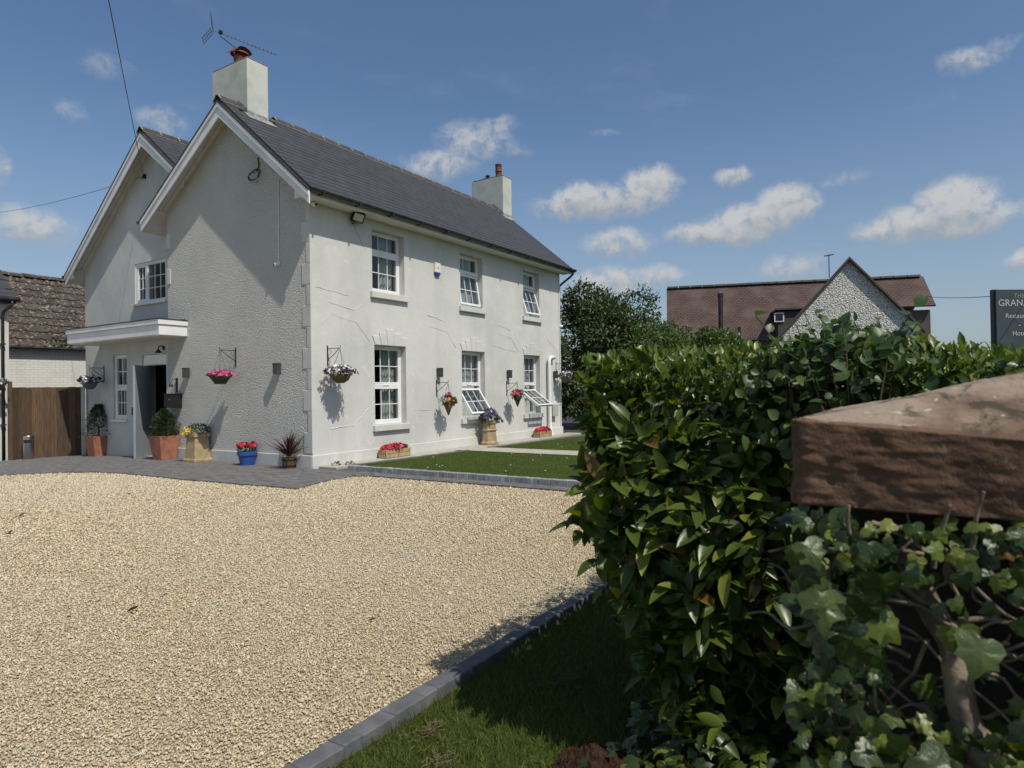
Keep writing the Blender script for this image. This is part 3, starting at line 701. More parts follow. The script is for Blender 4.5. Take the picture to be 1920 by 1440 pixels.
# hall behind the open door, its darkness painted on as near-black walls
MB().box(1.2, 1.25, 4.8, 6.3, -.2, 2.6).box(.25, 1.2, 4.795, 4.82, -.2, 2.6).box(.25, 1.2, 6.28, 6.30, -.2, 2.6).box(.25, 1.2, 4.8, 6.3, 2.5, 2.6).build('dark_hall_lining', 'painted_dark', house)
MB().box(-.06, .14, xa + .02, xb - .02, -.13, .02).build('doorstep', 'concrete', house, bevel=.01)
CX, CY0, CY1 = -.63, 4.03, 8.08
cn = MB().box(CX + .035, .30, CY0 + .035, CY1 - .02, 2.72, 3.05).build('canopy', 'trim_white', house)
MB().box(CX, S2, CY0, CY1, 2.735, 2.955).build('fascia', 'trim_white', cn, bevel=.006)
MB().box(CX - .028, S2, CY0 - .028, CY1 + .028, 2.958, 3.070).build('drip_board', 'trim_white', cn, bevel=.008)
MB().box(CX - .04, S2, CY0 - .04, CY1 + .04, 3.071, 3.088).build('roof_felt', 'gutter_black', cn)
MB().box(-.05, .02, CY0 - .02, W, 3.088, 3.12).build('lead_flashing', 'lead', cn)
MB().box(CX + .05, -.004, CY0 + .05, CY1 - .05, 2.712, 2.7195).build('soffit', 'soffit_white', cn)
for y in (4.6, 5.9, 7.2): MB().lathe([(.045, 0), (.05, .008), (.035, .012)], 14, (-.33, y, 2.702)).build('downlight', 'upvc', cn)

# ---------------------------------------------------------------- roofs
roof = MB()
RX0, RX1 = -.34, LEN + .22
def slab(mb, x0, x1, ya, za, yb, zb, t=.07, off=-.012):
    n = Vector((0, -(zb - za), (yb - ya))).normalized()
    if n.z < 0: n = -n
    a, b = Vector((x0, ya, za)) + n * off, Vector((x0, yb, zb)) + n * off
    mb.prism([a, b, b - n * t, a - n * t], (x1 - x0, 0, 0))
slab(roof, RX0, RX1, EAVE_Y, EAVE_Z, RIDGE_Y, RIDGE_Z); slab(roof, RX0, RX1, LE_Y, LE_Z, RIDGE_Y, RIDGE_Z)
ro = roof.build('roof', 'slate', house)
roof2 = MB(); RB0 = S2 - .34
slab(roof2, RB0, RX1, L2Y, L2Z, R2Y, R2Z); slab(roof2, RB0, RX1, 3.95, R2Z - (R2Y - 3.95) * SLB, R2Y, R2Z)
ro2 = roof2.build('roof', 'slate', house)
SW, SG = .30, .196
slate_me = MB().box(-.147, .147, -.14, .14, -.005, .005).mesh('slate', 'slate', bevel=.0)
half_me = MB().box(-.072, .072, -.14, .14, -.005, .005).mesh('slate', 'slate')
def slates(parent, x0, x1, ya, za, yb, zb, limit, skip=None):
    d = Vector((0, yb - ya, zb - za)); Ls = d.length; d.normalize(); n = Vector((0, -d.z, d.y)); n = n if n.z > 0 else -n
    th = atan2(d.z, d.y); items = []
    rows = int(Ls / SG)
    for r in range(rows):
        c = Vector((0, ya, za)) + d * (r * SG + .10) + n * .010
        off = 0 if r % 2 == 0 else SW / 2
        x = x0 + off
        if off: items.append((Vector((x0 + SW / 4, c.y, c.z)), True))
        while x + SW <= x1 + .01: items.append((Vector((x + SW / 2, c.y, c.z)), False)); x += SW
        if x1 - x > SW * .4: items.append((Vector((x + SW / 4, c.y, c.z)), True))
    if skip: items = [i for i in items if not skip(i[0])]
    items.sort(key=lambda i: (i[0] - CAM).length)
    rot = lambda: (th - radians(1.6) + random.uniform(-.003, .003), random.uniform(-.004, .004), random.uniform(-.004, .004))
    if d.y < 0:                       # slope falling towards +y: turn the slate about
        rot = lambda: (th - radians(-1.6), random.uniform(-.004, .004), 0)
    for p, hf in items[:limit]: link('slate', half_me if hf else slate_me, parent, p, rot())
    rest = items[limit:]
    if rest:
        mb = MB()
        for p, hf in rest:
            T = Matrix.Translation(p) @ Euler(rot()).to_matrix().to_4x4(); w = .072 if hf else .147
            mb.box(-w, w, -.14, .14, -.005, .005, T)
        o = mb.build('slates', 'slate', parent); o['kind'] = 'stuff'
CH1 = (.13, .64, 2.0, 3.20); CH2 = (9.62, 10.14, 1.90, 3.15)
inch = lambda p: any(c[0] - .1 < p.x < c[1] + .1 and c[2] < p.y for c in (CH1, CH2))
slates(ro, RX0 + .01, RX1, EAVE_Y, EAVE_Z, RIDGE_Y, RIDGE_Z, 300, inch)
slates(ro2, RB0 + .01, 3.2, 3.98, R2Z - (R2Y - 3.98) * SLB, R2Y, R2Z, 110)
# ridge tiles
rt_prof = [(-.135, -.105), (-.035, .008), (.035, .008), (.135, -.105), (.118, -.118), (.028, -.012), (-.028, -.012), (-.118, -.118)]
rt_me = MB().prism([(0, y, z) for y, z in rt_prof], (.445, 0, 0)).mesh('ridge_tile', 'ridge')
def ridge(parent, x0, x1, y, z, skip=None):
    x = x0; jm = MB(); lm = MB()
    while x < x1 - .2:
        if not (skip and skip(x)):
            link('ridge_tile', rt_me, parent, (x, y, z + random.uniform(-.004, .004)), (random.uniform(-.01, .01), 0, random.uniform(-.006, .006)))
            jm.prism([(x - .011, y + a * 1.05, z + b * 1.0 + .010) for a, b in rt_prof], (.022, 0, 0))
        x += .452
    for s_ in (-1, 1): lm.box(x0, x1, y + s_ * .124 - .016, y + s_ * .124 + .016, z - .145, z - .114)
    jm.build('joint_mortar', 'joint', parent); lm.build('bedding_mortar', 'mortar', parent)
ridge(ro, RX0 - .02, RX1, RIDGE_Y, RIDGE_Z + .055, lambda x: CH1[0] - .42 < x < CH1[1] or CH2[0] - .42 < x < CH2[1])
MB().prism([(-.36, RIDGE_Y + a, RIDGE_Z + .055 + b) for a, b in rt_prof], (.47, 0, 0)).build('ridge_tile', 'ridge', ro)
MB().prism([(CH2[1] - .02, RIDGE_Y + a, RIDGE_Z + .055 + b) for a, b in rt_prof], (.12, 0, 0)).build('ridge_tile', 'ridge', ro)
ridge(ro2, RB0 - .02, 6.0, R2Y, R2Z + .055)
# bargeboards, soffits, box ends
def barge(x, ya, za, yb, zb, h=.235, t=.03, foot=0):
    """board in the plane x, under the roof line a(foot)->b(apex)"""
    up = .0
    p = [(x, ya, za - up), (x, yb, zb - up), (x, yb, zb - up - h * 1.28), (x, ya, za - up - h * (1.0 if not foot else .9))]
    o = MB().prism(p, (t, 0, 0)).build('bargeboard', 'trim_white', house, bevel=.004, seg=1)
    d = Vector((0, yb - ya, zb - za)).normalized(); q = Vector((x - .022, ya, za)); r = Vector((x - .022, yb, zb))
    MB().prism([q, r, r - Vector((0, 0, .085)), q - Vector((0, 0, .085))], (.021, 0, 0)).build('cover_board', 'trim_white', o)
    MB().prism([q + Vector((-.006, 0, .045)), r + Vector((-.006, 0, .045)), r + Vector((-.006, 0, .002)), q + Vector((-.006, 0, .002))], (.05, 0, 0)).build('verge_strip', 'ridge', o)
    return o
BX = RX0
yr, zr = RIDGE_Y, RIDGE_Z - .085
barge(BX, EAVE_Y + .02, EAVE_Z - .07, yr, zr); barge(BX, LE_Y - .03, LE_Z - .06, yr, zr)
yb_, zb_ = R2Y, R2Z - .085
barge(RB0, L2Y - .02, L2Z - .065, yb_, zb_); barge(RB0, 3.98, R2Z - .085 - (R2Y - 3.98) * SLB, yb_, zb_)
def soffit_slope(x0, x1, ya, za, yb, zb, drop):
    m = MB(); n = 22
    m.prism([(x0, ya, za - drop), (x0, yb, zb - drop), (x0, yb, zb - drop + .012), (x0, ya, za - drop + .012)], (x1 - x0, 0, 0))
    o = m.build('soffit', 'soffit_white', house)
    L_ = 3
    g_ = MB()
    for i in range(1, L_):
        xx = x0 + (x1 - x0) * i / L_
        g_.prism([(xx - .004, ya, za - drop - .002), (xx - .004, yb, zb - drop - .002), (xx - .004, yb, zb - drop + .004), (xx - .004, ya, za - drop + .004)], (.008, 0, 0))
    g_.build('soffit_joint', 'mortar', o)
soffit_slope(BX + .03, -.002, .02, gz_(0.02) + .04, RIDGE_Y, gz_(RIDGE_Y) + .04, .10); soffit_slope(BX + .03, -.002, W + .25, gz_(W + .25) + .04, RIDGE_Y, gz_(RIDGE_Y) + .04, .10)
soffit_slope(RB0 + .03, S2 - .002, W2 + .1, gb(W2 + .1) + .04, R2Y, gb(R2Y) + .04, .10); soffit_slope(RB0 + .03, S2 - .002, 4.0, gb(4.0) + .04, R2Y, gb(R2Y) + .04, .10)
FZ0 = 5.055
# boxed eaves of the front
MB().box(BX + .001, LEN + .20, -.335, -.305, FZ0 - .012, EAVE_Z - .03).build('fascia', 'trim_white', house, bevel=.003, seg=1)
MB().box(BX + .03, LEN + .2, -.304, -.003, FZ0, FZ0 + .012).build('soffit', 'soffit_white', house)
MB().prism([(BX + .0305, -.334, FZ0 - .012), (BX + .0305, 0.05, FZ0 - .012), (BX + .0305, .05, gz_(.05) - .1), (BX + .0305, -.334, EAVE_Z - .12)], (.02, 0, 0)).build('box_end', 'trim_white', house)
MB().prism([(BX + .031, W + .001, gz_(W) - .09), (BX + .031, LE_Y - .03, LE_Z - .29), (BX + .031, LE_Y - .03, LE_Z - .27), (BX + .031, W + .001, gz_(W) - .07)], (.9, 0, 0)).build('eave_soffit', 'soffit_white', house)
MB().prism([(RB0 + .03, W2 - .02, L2Z - .13), (RB0 + .03, L2Y - .03, L2Z - .15), (RB0 + .03, L2Y - .03, L2Z - .1), (RB0 + .03, W2 - .02, gb(W2) - .02)], (.04, 0, 0)).build('box_end', 'trim_white', house)
def gutter(x0, x1, y, z, r=.072):
    m = MB(); n = 10
    for rr in (r, r - .006):
        for x in (x0, x1):
            for j in range(n + 1):
                a = pi + pi * j / n; m.v.append((x, y + rr * cos(a), z + rr * sin(a)))
    k = n + 1
    for j in range(n):
        m.f += [(j, j + 1, k + j + 1, k + j), (2 * k + j, 3 * k + j, 3 * k + j + 1, 2 * k + j + 1), (j, 2 * k + j, 2 * k + j + 1, j + 1)]
    m.f += [tuple(range(0, n + 1)), tuple(range(k, k + n + 1))]
    o = m.build('gutter', 'gutter_black', house, smooth=False)
    x = x0 + .25
    while x < x1:
        MB().box(x - .018, x + .018, y - r - .006, y + r + .012, z - r - .008, z + .004).build('bracket', 'gutter_black', o); x += .92
    return o
gutter(BX + .02, LEN + .26, -.412, EAVE_Z - .016)
MB().prism([(RB0 + .031, W2 + .001, gb(W2) - .09), (RB0 + .031, L2Y - .03, L2Z - .24), (RB0 + .031, L2Y - .03, L2Z - .22), (RB0 + .031, W2 + .001, gb(W2) - .07)], (.9, 0, 0)).build('eave_soffit', 'soffit_white', house)
gutter(BX - .02, 3.0, LE_Y + .05, LE_Z - .04); gutter(RB0 - .02, 3.0, L2Y + .06, L2Z - .03)
gx = LEN + .17
MB().tube([(gx, -.395, EAVE_Z - .05), (gx, -.39, EAVE_Z - .14), (gx - .02, -.30, EAVE_Z - .23), (gx - .10, -.06, EAVE_Z - .42), (LEN + .055, .04, EAVE_Z - .50), (LEN + .055, .06, EAVE_Z - .62), (LEN + .055, .06, .1)], .034, 10).build('downpipe', 'gutter_black', house, smooth=True)

# ---------------------------------------------------------------- chimneys
def chimney(c, ztop, label):
    x0, x1, y0, y1 = c
    o = MB().box(x0, x1, y0, y1, 6.4, ztop).build('chimney', 'render_chimney', house, bevel=.012); o['label'] = label
    MB().box(x0 + .01, x1 - .01, y0 + .01, y1 - .01, ztop - .004, ztop + .045).build('flaunching', 'mortar', o, bevel=.02)
    zb = RIDGE_Z - (RIDGE_Y - y0) * SL
    up_ = Vector((0, cos(TH), sin(TH))); nn = Vector((0, -sin(TH), cos(TH)))
    fl = MB()
    b0 = Vector((0, y0, zb)) + nn * .022
    fl.prism([Vector((x0 - .08, 0, 0)) + b0 - up_ * .20, Vector((x1 + .10, 0, 0)) + b0 - up_ * .20, Vector((x1 + .10, 0, 0)) + b0 + up_ * .05, Vector((x0 - .08, 0, 0)) + b0 + up_ * .05], nn * .006)
    fl.box(x0 - .006, x1 + .006, y0 - .007, y0 - .001, zb - .03, zb + .10)
    for xx in (x0 - .007, x1 + .001):
        fl.prism([(xx, y0, zb - .03), (xx, RIDGE_Y, RIDGE_Z), (xx, RIDGE_Y, RIDGE_Z + .14), (xx, y0, zb + .14)], (.006, 0, 0))
    fl.build('flashing', 'lead', o)
    return o
ch1 = chimney(CH1, 8.40, 'taller-looking near chimney stack with hooded pot')
ch2 = chimney(CH2, 8.44, 'far chimney stack with a tall louvred pot')
# near pot with hooded cowl
pc = (.33, 2.52, 8.43)
MB().lathe([(.135, 0), (.125, .02), (.115, .14), (.125, .15), (.125, .19), (.11, .20), (.11, .26)], 18, pc).build('chimney_pot', 'pot_red', ch1, smooth=True)
hood = MB()
for k in range(10):
    a0, a1 = pi * k / 10, pi * (k + 1) / 10
    for (ya, yb) in ((-.19, .19),):
        hood.poly([(pc[0] + .17 * cos(a0), pc[1] + ya, pc[2] + .27 + .10 * sin(a0)), (pc[0] + .17 * cos(a1), pc[1] + ya, pc[2] + .27 + .10 * sin(a1)), (pc[0] + .17 * cos(a1), pc[1] + yb, pc[2] + .27 + .10 * sin(a1)), (pc[0] + .17 * cos(a0), pc[1] + yb, pc[2] + .27 + .10 * sin(a0))])
hood.lathe([(.185, .25), (.19, .275), (.12, .30)], 18, pc, cap=False)
hood.build('cowl', 'pot_red', ch1, smooth=True)
p2 = (9.86, 2.22, 8.48)
MB().lathe([(.12, 0), (.105, .03), (.10, .20), (.115, .21), (.115, .24), (.10, .25), (.105, .42), (.115, .43), (.11, .46), (.07, .46)], 18, p2).build('chimney_pot', 'pot_red', ch2, smooth=True)
for k in range(8):
    a = 2 * pi * k / 8
    for zz in (.28, .35): MB().box(-.02, .02, .098, .108, zz, zz + .03, Matrix.Translation(p2) @ Matrix.Rotation(a, 4, 'Z')).build('louvre', 'painted_dark', ch2)  # black slips painted on for the dark gaps of the louvres
MB().lathe([(.14, 0), (.14, .05), (.09, .09), (.05, .10)], 16, (9.86, 2.78, 8.475)).build('pot_cap', 'pot_red', ch2, smooth=True)
MB().lathe([(.06, 0), (.06, .12), (.09, .13), (.05, .16)], 12, (9.80, 2.62, 8.475)).build('vent_terminal', 'gutter_black', ch2, smooth=True)
# white waste pipe and meter box on the far end of the front
MB().tube([(9.28, .0, 2.36), (9.28, -.10, 2.40), (9.16, -.11, 2.41), (9.02, -.11, 2.40), (8.95, -.11, 2.33), (8.94, -.11, 2.2), (8.94, -.11, .45), (8.92, -.13, .30), (8.84, -.22, .08), (8.83, -.23, -.02)], .05, 12).build('waste_pipe', 'upvc', house, smooth=True)
MB().box(9.10, 9.42, -.14, -.002, .62, .98).build('meter_box', 'meter_grey', house, bevel=.012)
MB().box(9.40, 9.62, -.10, -.002, .97, 1.0).build('meter_shelf', 'upvc', house)
MB().tube([(9.80, -.02, 5.0), (9.80, -.02, 3.0), (9.80, -.02, .3)], .012, 6).build('conduit', 'upvc', house)

# ================================================================ GROUND
def gz(y): return -.035 * max(0.0, y - 5.5)
def sheet(name, pts, z, mat, slope=None, cut=None):
    bm = bmesh.new(); vs = [bm.verts.new((x, y, 0)) for x, y in pts]; bm.faces.new(vs)
    if cut is not None: bmesh.ops.bisect_plane(bm, geom=bm.verts[:] + bm.edges[:] + bm.faces[:], plane_co=(0, cut, 0), plane_no=(0, 1, 0))
    bmesh.ops.triangulate(bm, faces=bm.faces[:])
    for v in bm.verts: v.co.z = z + (slope(v.co.x, v.co.y) if slope else 0)
    bmesh.ops.recalc_face_normals(bm, faces=bm.faces)
    me = bpy.data.meshes.new(name); bm.to_mesh(me); bm.free(); me.materials.append(MATS[mat])
    return tag(link(name, me), kind='structure')
sheet('ground', [(-700, -700), (700, -700), (700, 700), (-700, 700)], -.45, 'field')
sl5 = lambda x, y: gz(y)
KY = -7.74                                             # house-side edge of the near kerb
sheet('gravel_drive', [(-24, KY - .02), (-.10, KY - .02), (-.10, -1.2), (-1.6, 0), (-1.6, 4.5), (-2.0, 12.5), (-24, 12.5)], -.006, 'gravel_bed', sl5, 5.5)
sheet('garden_earth', [(-.14, -14), (30, -14), (30, 13), (-.14, 13)], -.10, 'earth')
sheet('roadside_earth', [(-24, -30), (-.10, -30), (-.10, KY - .10), (-24, KY - .10)], -.055, 'lawn_soil')

# ---- block paving
PAVE = [(-6.6, 7.4), (-4.4, 5.6), (-3.35, 4.75), (-2.55, 4.05), (-2.20, 3.45), (-2.06, 2.6), (-2.05, .94), (-1.95, -.8), (-1.86, -1.79), (-.95, -1.52), (-.42, -1.52), (-.30, -1.75), (-.20, -7.70), (.045, -7.70), (.045, -.95), (.30, -.80), (9.9, -.80), (9.9, -.03), (-.02, -.03), (-.02, 7.86), (.23, 7.86), (.23, 9.0), (-1.2, 9.5), (-6.6, 9.5)]
def inside(p, poly):
    c = False; n = len(poly)
    for i in range(n):
        x1, y1 = poly[i]; x2, y2 = poly[(i + 1) % n]
        if (y1 > p[1]) != (y2 > p[1]) and p[0] < (x2 - x1) * (p[1] - y1) / (y2 - y1) + x1: c = not c
    return c
pav = sheet('paving', PAVE, .010, 'paver_base', sl5, 5.5)
pav_me = MB().box(-.0485, .0485, -.0985, .0985, -.02, .012).mesh('paving_block', 'paver', bevel=.004, seg=1)
PZ = .016
def edge_dist(p):
    best = 9; 
    for i in range(12):
        a, b = Vector(PAVE[i]), Vector(PAVE[i + 1]); q = Vector(p); d = b - a; t = max(0, min(1, (q - a).dot(d) / d.dot(d))); best = min(best, (q - a - d * t).length)
    return best
blocks = []
y = -7.6; r = 0
ix = 0; x = -6.6
while x < .05:
    y = -7.7 + (.1 if ix % 2 else 0)
    while y < 9.4:
        p = (x, y)
        if inside(p, PAVE) and inside((x - .045, y), PAVE) and inside((x + .045, y), PAVE) and edge_dist(p) > .145 and not (x > -.05 and y > -.95): blocks.append((x, y, 0.0))
        y += .2
    x += .1; ix += 1
for i in range(12):                                       # soldier course along the gravel edge
    a, b = Vector(PAVE[i]), Vector(PAVE[i + 1]); d = b - a; L_ = d.length; d.normalize(); n = Vector((-d.y, d.x))
    m = (a + b) / 2
    if not inside(m + n * .06, PAVE): n = -n
    k = max(1, int(L_ / .1)); ang = atan2(n.y, n.x) - pi / 2
    for j in range(k):
        p = a + d * (L_ * (j + .5) / k) + n * .10; blocks.append((p.x, p.y, ang))
blocks.sort(key=lambda t: (Vector((t[0], t[1], 0)) - CAM).length)
vis = [b for b in blocks if b[0] > -4.6]
near, rest = vis[:300], vis[300:] + [b for b in blocks if b[0] <= -4.6]
for (x, y, a) in near: link('paving_block', pav_me, pav, (x, y, PZ + gz(y) + random.uniform(-.002, .002)), (random.uniform(-.01, .01), random.uniform(-.01, .01), a + random.uniform(-.01, .01)))
mb = MB()
for (x, y, a) in rest:
    mb.box(-.0485, .0485, -.0985, .0985, -.02, .012, Matrix.Translation((x, y, PZ + gz(y) + random.uniform(-.002, .002))) @ Matrix.Rotation(a, 4, 'Z') @ Matrix.Rotation(random.uniform(-.012, .012), 4, 'X'))
mb.build('paving_blocks', 'paver', pav)['kind'] = 'stuff'
# concrete apron along the foot of the front, level with the lawn edging
ap = MB().prism([(.10, -.036, -.1), (10.2, -.036, -.1), (10.2, -.52, -.1), (.10, -.52, -.1)], (0, 0, .155)).build('path', 'concrete', None, bevel=.01); tag(ap, kind='structure')

# ---- raised lawn with sett kerb
LZ = lambda x, y=0: .098 - .009 * max(0, x)
lawn = sheet('lawn', [(.14, -.92), (3.72, -.92), (3.72, -7.9), (.14, -7.9)], 0, 'lawn_soil', LZ)
lawn2 = sheet('lawn', [(4.62, -.92), (14, -.92), (14, -7.9), (4.62, -7.9)], 0, 'lawn_soil', LZ)
path = sheet('path', [(3.69, -.52), (4.65, -.52), (4.65, -7.9), (3.69, -7.9)], .012, 'concrete', LZ)
ks_me = MB().box(-.05, .05, -.049, .049, -.12, .118).mesh('kerb_block', 'lawn_kerb', bevel=.007, seg=1)
kerb = tag(link('lawn_kerb', MB().box(.06, .13, -7.7, -.90, -.1, .08).mesh('lawn_kerb', 'paver_base')), 'upright grey sett kerb holding the raised lawn above the gravel', 'kerb')
yy = -.92
while yy > -7.75:
    link('kerb_block', ks_me, kerb, (.095 + random.uniform(-.004, .004), yy, random.uniform(-.003, .003)), (0, random.uniform(-.02, .02), random.uniform(-.02, .02))); yy -= .1
ke_me = MB().box(-.099, .099, -.05, .05, -.2, 0).mesh('edging_block', 'kerb_grey', bevel=.006, seg=1)
edg = tag(link('lawn_edging', MB().box(.15, 9.9, -.90, -.84, -.2, -.05).mesh('lawn_edging', 'paver_base')), 'low grey block edging between the raised lawn and the house front', 'edging')
xx = .25
while xx < 10:
    if not 3.69 < xx < 4.65: link('edging_block', ke_me, edg, (xx, -.87, LZ(xx) + .022 + random.uniform(-.003, .003)), (random.uniform(-.02, .02), 0, 0))
    xx += .2
# ---- near kerb between gravel and verge
kb_me = [MB().box(-l / 2 + .0008, l / 2 - .0008, -.047, .047, -.16, .028).mesh('kerb_block', 'kerb_grey', bevel=.005, seg=1) for l in (.2, .1)]
kerb2 = tag(link('drive_kerb', MB().box(-9.5, -.2, KY - .10, KY - .02, -.2, -.02).mesh('drive_kerb', 'paver_base')), 'grey concrete kerb dividing the gravel from the near grass verge', 'kerb')
xx = -9.4; k = 0
while xx < -.3:
    l = .1 if k % 7 in (2, 5) else .2
    link('kerb_block', kb_me[0 if l == .2 else 1], kerb2, (xx + l / 2, KY - .055 + random.uniform(-.004, .004), random.uniform(-.002, .002)), (random.uniform(-.008, .008), 0, random.uniform(-.006, .006))); xx += l; k += 1
# near verge
verge = sheet('verge', [(-9.5, KY - .10), (-.3, KY - .10), (-.3, -11), (-9.5, -11)], -.030, 'lawn_soil')

# ---- gravel stones
def gravel():
    def cfr(P): v = P - np.array([CAM.x, CAM.y]); return v @ np.array([right_l.x, right_l.y]), v @ np.array([fwd_l.x, fwd_l.y])
    poly = [(-24, KY + .005), (-.24, KY + .005), (-.31, -1.76), (-.43, -1.53), (-.95, -1.53), (-1.87, -1.80), (-1.96, -.8), (-2.06, .94), (-2.07, 2.6), (-2.21, 3.45), (-2.56, 4.06), (-3.36, 4.76), (-4.4, 5.6), (-6.6, 7.4), (-24, 9)]
    pp = np.array(poly)
    def ins(P):
        c = np.zeros(len(P), bool); n = len(pp)
        for i in range(n):
            x1, y1 = pp[i]; x2, y2 = pp[(i + 1) % n]
            if y1 == y2: continue
            c ^= ((y1 > P[:, 1]) != (y2 > P[:, 1])) & (P[:, 0] < (x2 - x1) * (P[:, 1] - y1) / (y2 - y1) + x1)
        return c
    N = 3000000
    P = np.stack([RNG.uniform(-11.6, -.1, N), RNG.uniform(KY, 7.5, N)], 1)
    X, D = cfr(P); dist = np.hypot(X, D)
    area = 11.5 * (7.5 - KY); rho = N / area
    want = np.where(dist < 4.2, 11000, 11000 * (4.2 / dist) ** 1.55)
    keep = (D > 1.6) & (X > -D * .80 - 1.9) & (X < D * .80 + 1.0) & (RNG.random(N) < want / rho)
    P = P[keep]; dist = dist[keep]; P = P[ins(P)] if True else P
    X, D = cfr(P); dist = np.hypot(X, D); n = len(P)
    tv = np.array([(1, 0, 0), (0, 1, 0), (-1, 0, 0), (0, -1, 0), (.1, .1, 1), (0, 0, -1.0)]); 
    tf = np.array([(0, 1, 4), (1, 2, 4), (2, 3, 4), (3, 0, 4), (1, 0, 5), (2, 1, 5), (3, 2, 5), (0, 3, 5)])
    rad = .0047 * np.exp(RNG.normal(0, .28, n)) * np.clip((dist / 4.2) ** .72, 1, 2.4)
    S = np.stack([rad * RNG.uniform(.9, 1.7, n), rad * RNG.uniform(.7, 1.15, n), rad * RNG.uniform(.45, .85, n)], 1)
    a = RNG.uniform(0, 2 * pi, n)
    ax = np.stack([np.cos(a), np.sin(a), RNG.normal(0, .3, n)], 1); nr = np.stack([RNG.normal(0, .35, n), RNG.normal(0, .35, n), np.ones(n)], 1)
    R = frames(ax, nr)
    V = tv[None] * (1 + RNG.normal(0, .2, (n, 6, 3)))
    V = V * S[:, None, [1, 0, 2]]
    V = np.einsum('nij,nkj->nki', R, V)
    z = np.array([gz(t) for t in P[:, 1]])
    V += np.stack([P[:, 0], P[:, 1], z + S[:, 2] * .35 + RNG.uniform(0, .004, n)], 1)[:, None, :]
    F = tf[None] + (np.arange(n) * 6)[:, None, None]
    o = fast('gravel', V.reshape(-1, 3), F.reshape(-1, 3), 'gravel_stone', None, np.repeat(RNG.random(n), 8))
    tag(o, 'loose cream and honey-coloured gravel covering the drive', 'gravel', kind='stuff')
    print('gravel stones', n)
gravel()
# ---- grass blades
def blades(name, P, z, hmin, hmax, wid, mat, label, lean=.45):
    n = len(P); tv = np.array([(-.5, 0, 0), (.5, 0, 0), (.32, .55, .12), (-.32, .55, .12), (0, 1, .38)])
    a = RNG.uniform(0, 2 * pi, n); h = RNG.uniform(hmin, hmax, n)
    up = np.stack([RNG.normal(0, lean, n), RNG.normal(0, lean, n), np.ones(n)], 1); side = np.stack([np.cos(a), np.sin(a), np.zeros(n)], 1)
    y = unit(up); x = unit(side - y * (side * y).sum(1, keepdims=True)); zz = np.cross(x, y)
    R = np.stack([x, y, zz], 2)
    S = np.stack([np.full(n, wid), h, h], 1)
    V = np.einsum('nij,nkj->nki', R, tv[None] * S[:, None, :]) + np.stack([P[:, 0], P[:, 1], z], 1)[:, None, :]
    F = (np.array([(0, 1, 2), (0, 2, 3), (3, 2, 4)])[None] + (np.arange(n) * 5)[:, None, None]).reshape(-1, 3)
    o = fast(name, V.reshape(-1, 3), F, mat, None, np.repeat(RNG.random(n), 3)); tag(o, label, 'grass', kind='stuff')
n = 78000; P = np.stack([RNG.uniform(-7.9, -3.6, n), RNG.uniform(-9.5, KY - .11, n)], 1)
d_ = np.hypot(P[:, 0] - CAM.x, P[:, 1] - CAM.y); tuft = .5 + .5 * np.sin(P[:, 0] * 7 + 2 * np.sin(P[:, 1] * 9)) * np.sin(P[:, 1] * 8)
keep = RNG.random(n) < .62 + .38 * tuft
blades('grass', P[keep], np.full(keep.sum(), -.03), .018, .062, .0032, 'grass_blade', 'longer grass of the near verge beside the hedge')
n = 60000; P = np.stack([RNG.uniform(.15, 9, n), RNG.uniform(-7.6, -.93, n)], 1)
P = P[((P[:, 0] < 3.7) | (P[:, 0] > 4.64)) & (RNG.random(n) < np.clip(1.25 - P[:, 0] * .1, .3, 1))]
blades('grass', P, np.array([LZ(x) for x in P[:, 0]]), .012, .034, .006, 'lawn_blade', 'short mown grass of the raised lawn before the house')
for i, (x, y_, lb) in enumerate(((-6.28, -8.02, 'close under the lit stretch of kerb'), (-6.45, -8.22, 'nearest the viewer on the lit verge'), (-5.55, -8.28, 'in the hedge shadow'))):
    n = 130; r_ = np.abs(RNG.normal(0, .055, n)); a = RNG.uniform(0, 2 * pi, n)
    pts = np.stack([x + r_ * np.cos(a) * 1.5, y_ + r_ * np.sin(a), np.full(n, -.012) + RNG.uniform(0, .02, n)], 1)
    ax = np.stack([RNG.normal(0, 1, n), RNG.normal(0, 1, n), RNG.uniform(-.1, .35, n)], 1)
    o = scatter('dry_grass', [(-.03, 0, 0), (.03, 0, 0), (.02, .6, .1), (-.02, .6, .1)], [(0, 1, 2, 3)], pts, frames(ax, rnd3(n) + np.array([0, 0, 1.0])), RNG.uniform(.03, .07, n), 'thatch')
    tag(o, 'pale tuft of dry cut grass on the near verge, ' + lb, 'dry grass', 'tufts of dry grass')
# daisies on the far lawn
dz = MB()
for _ in range(26):
    x, y_ = random.choice([(random.uniform(.3, 3.5), random.uniform(-6, -1.2)), (random.uniform(4.8, 8), random.uniform(-5, -1.2))])
    z = LZ(x) + .035; dz.lathe([(.014, 0), (.016, .004), (.004, .008)], 6, (x, y_, z))
tag(dz.build('daisies', 'petal_white'), 'tiny white daisies dotted over the raised lawn', 'flowers', kind='stuff')
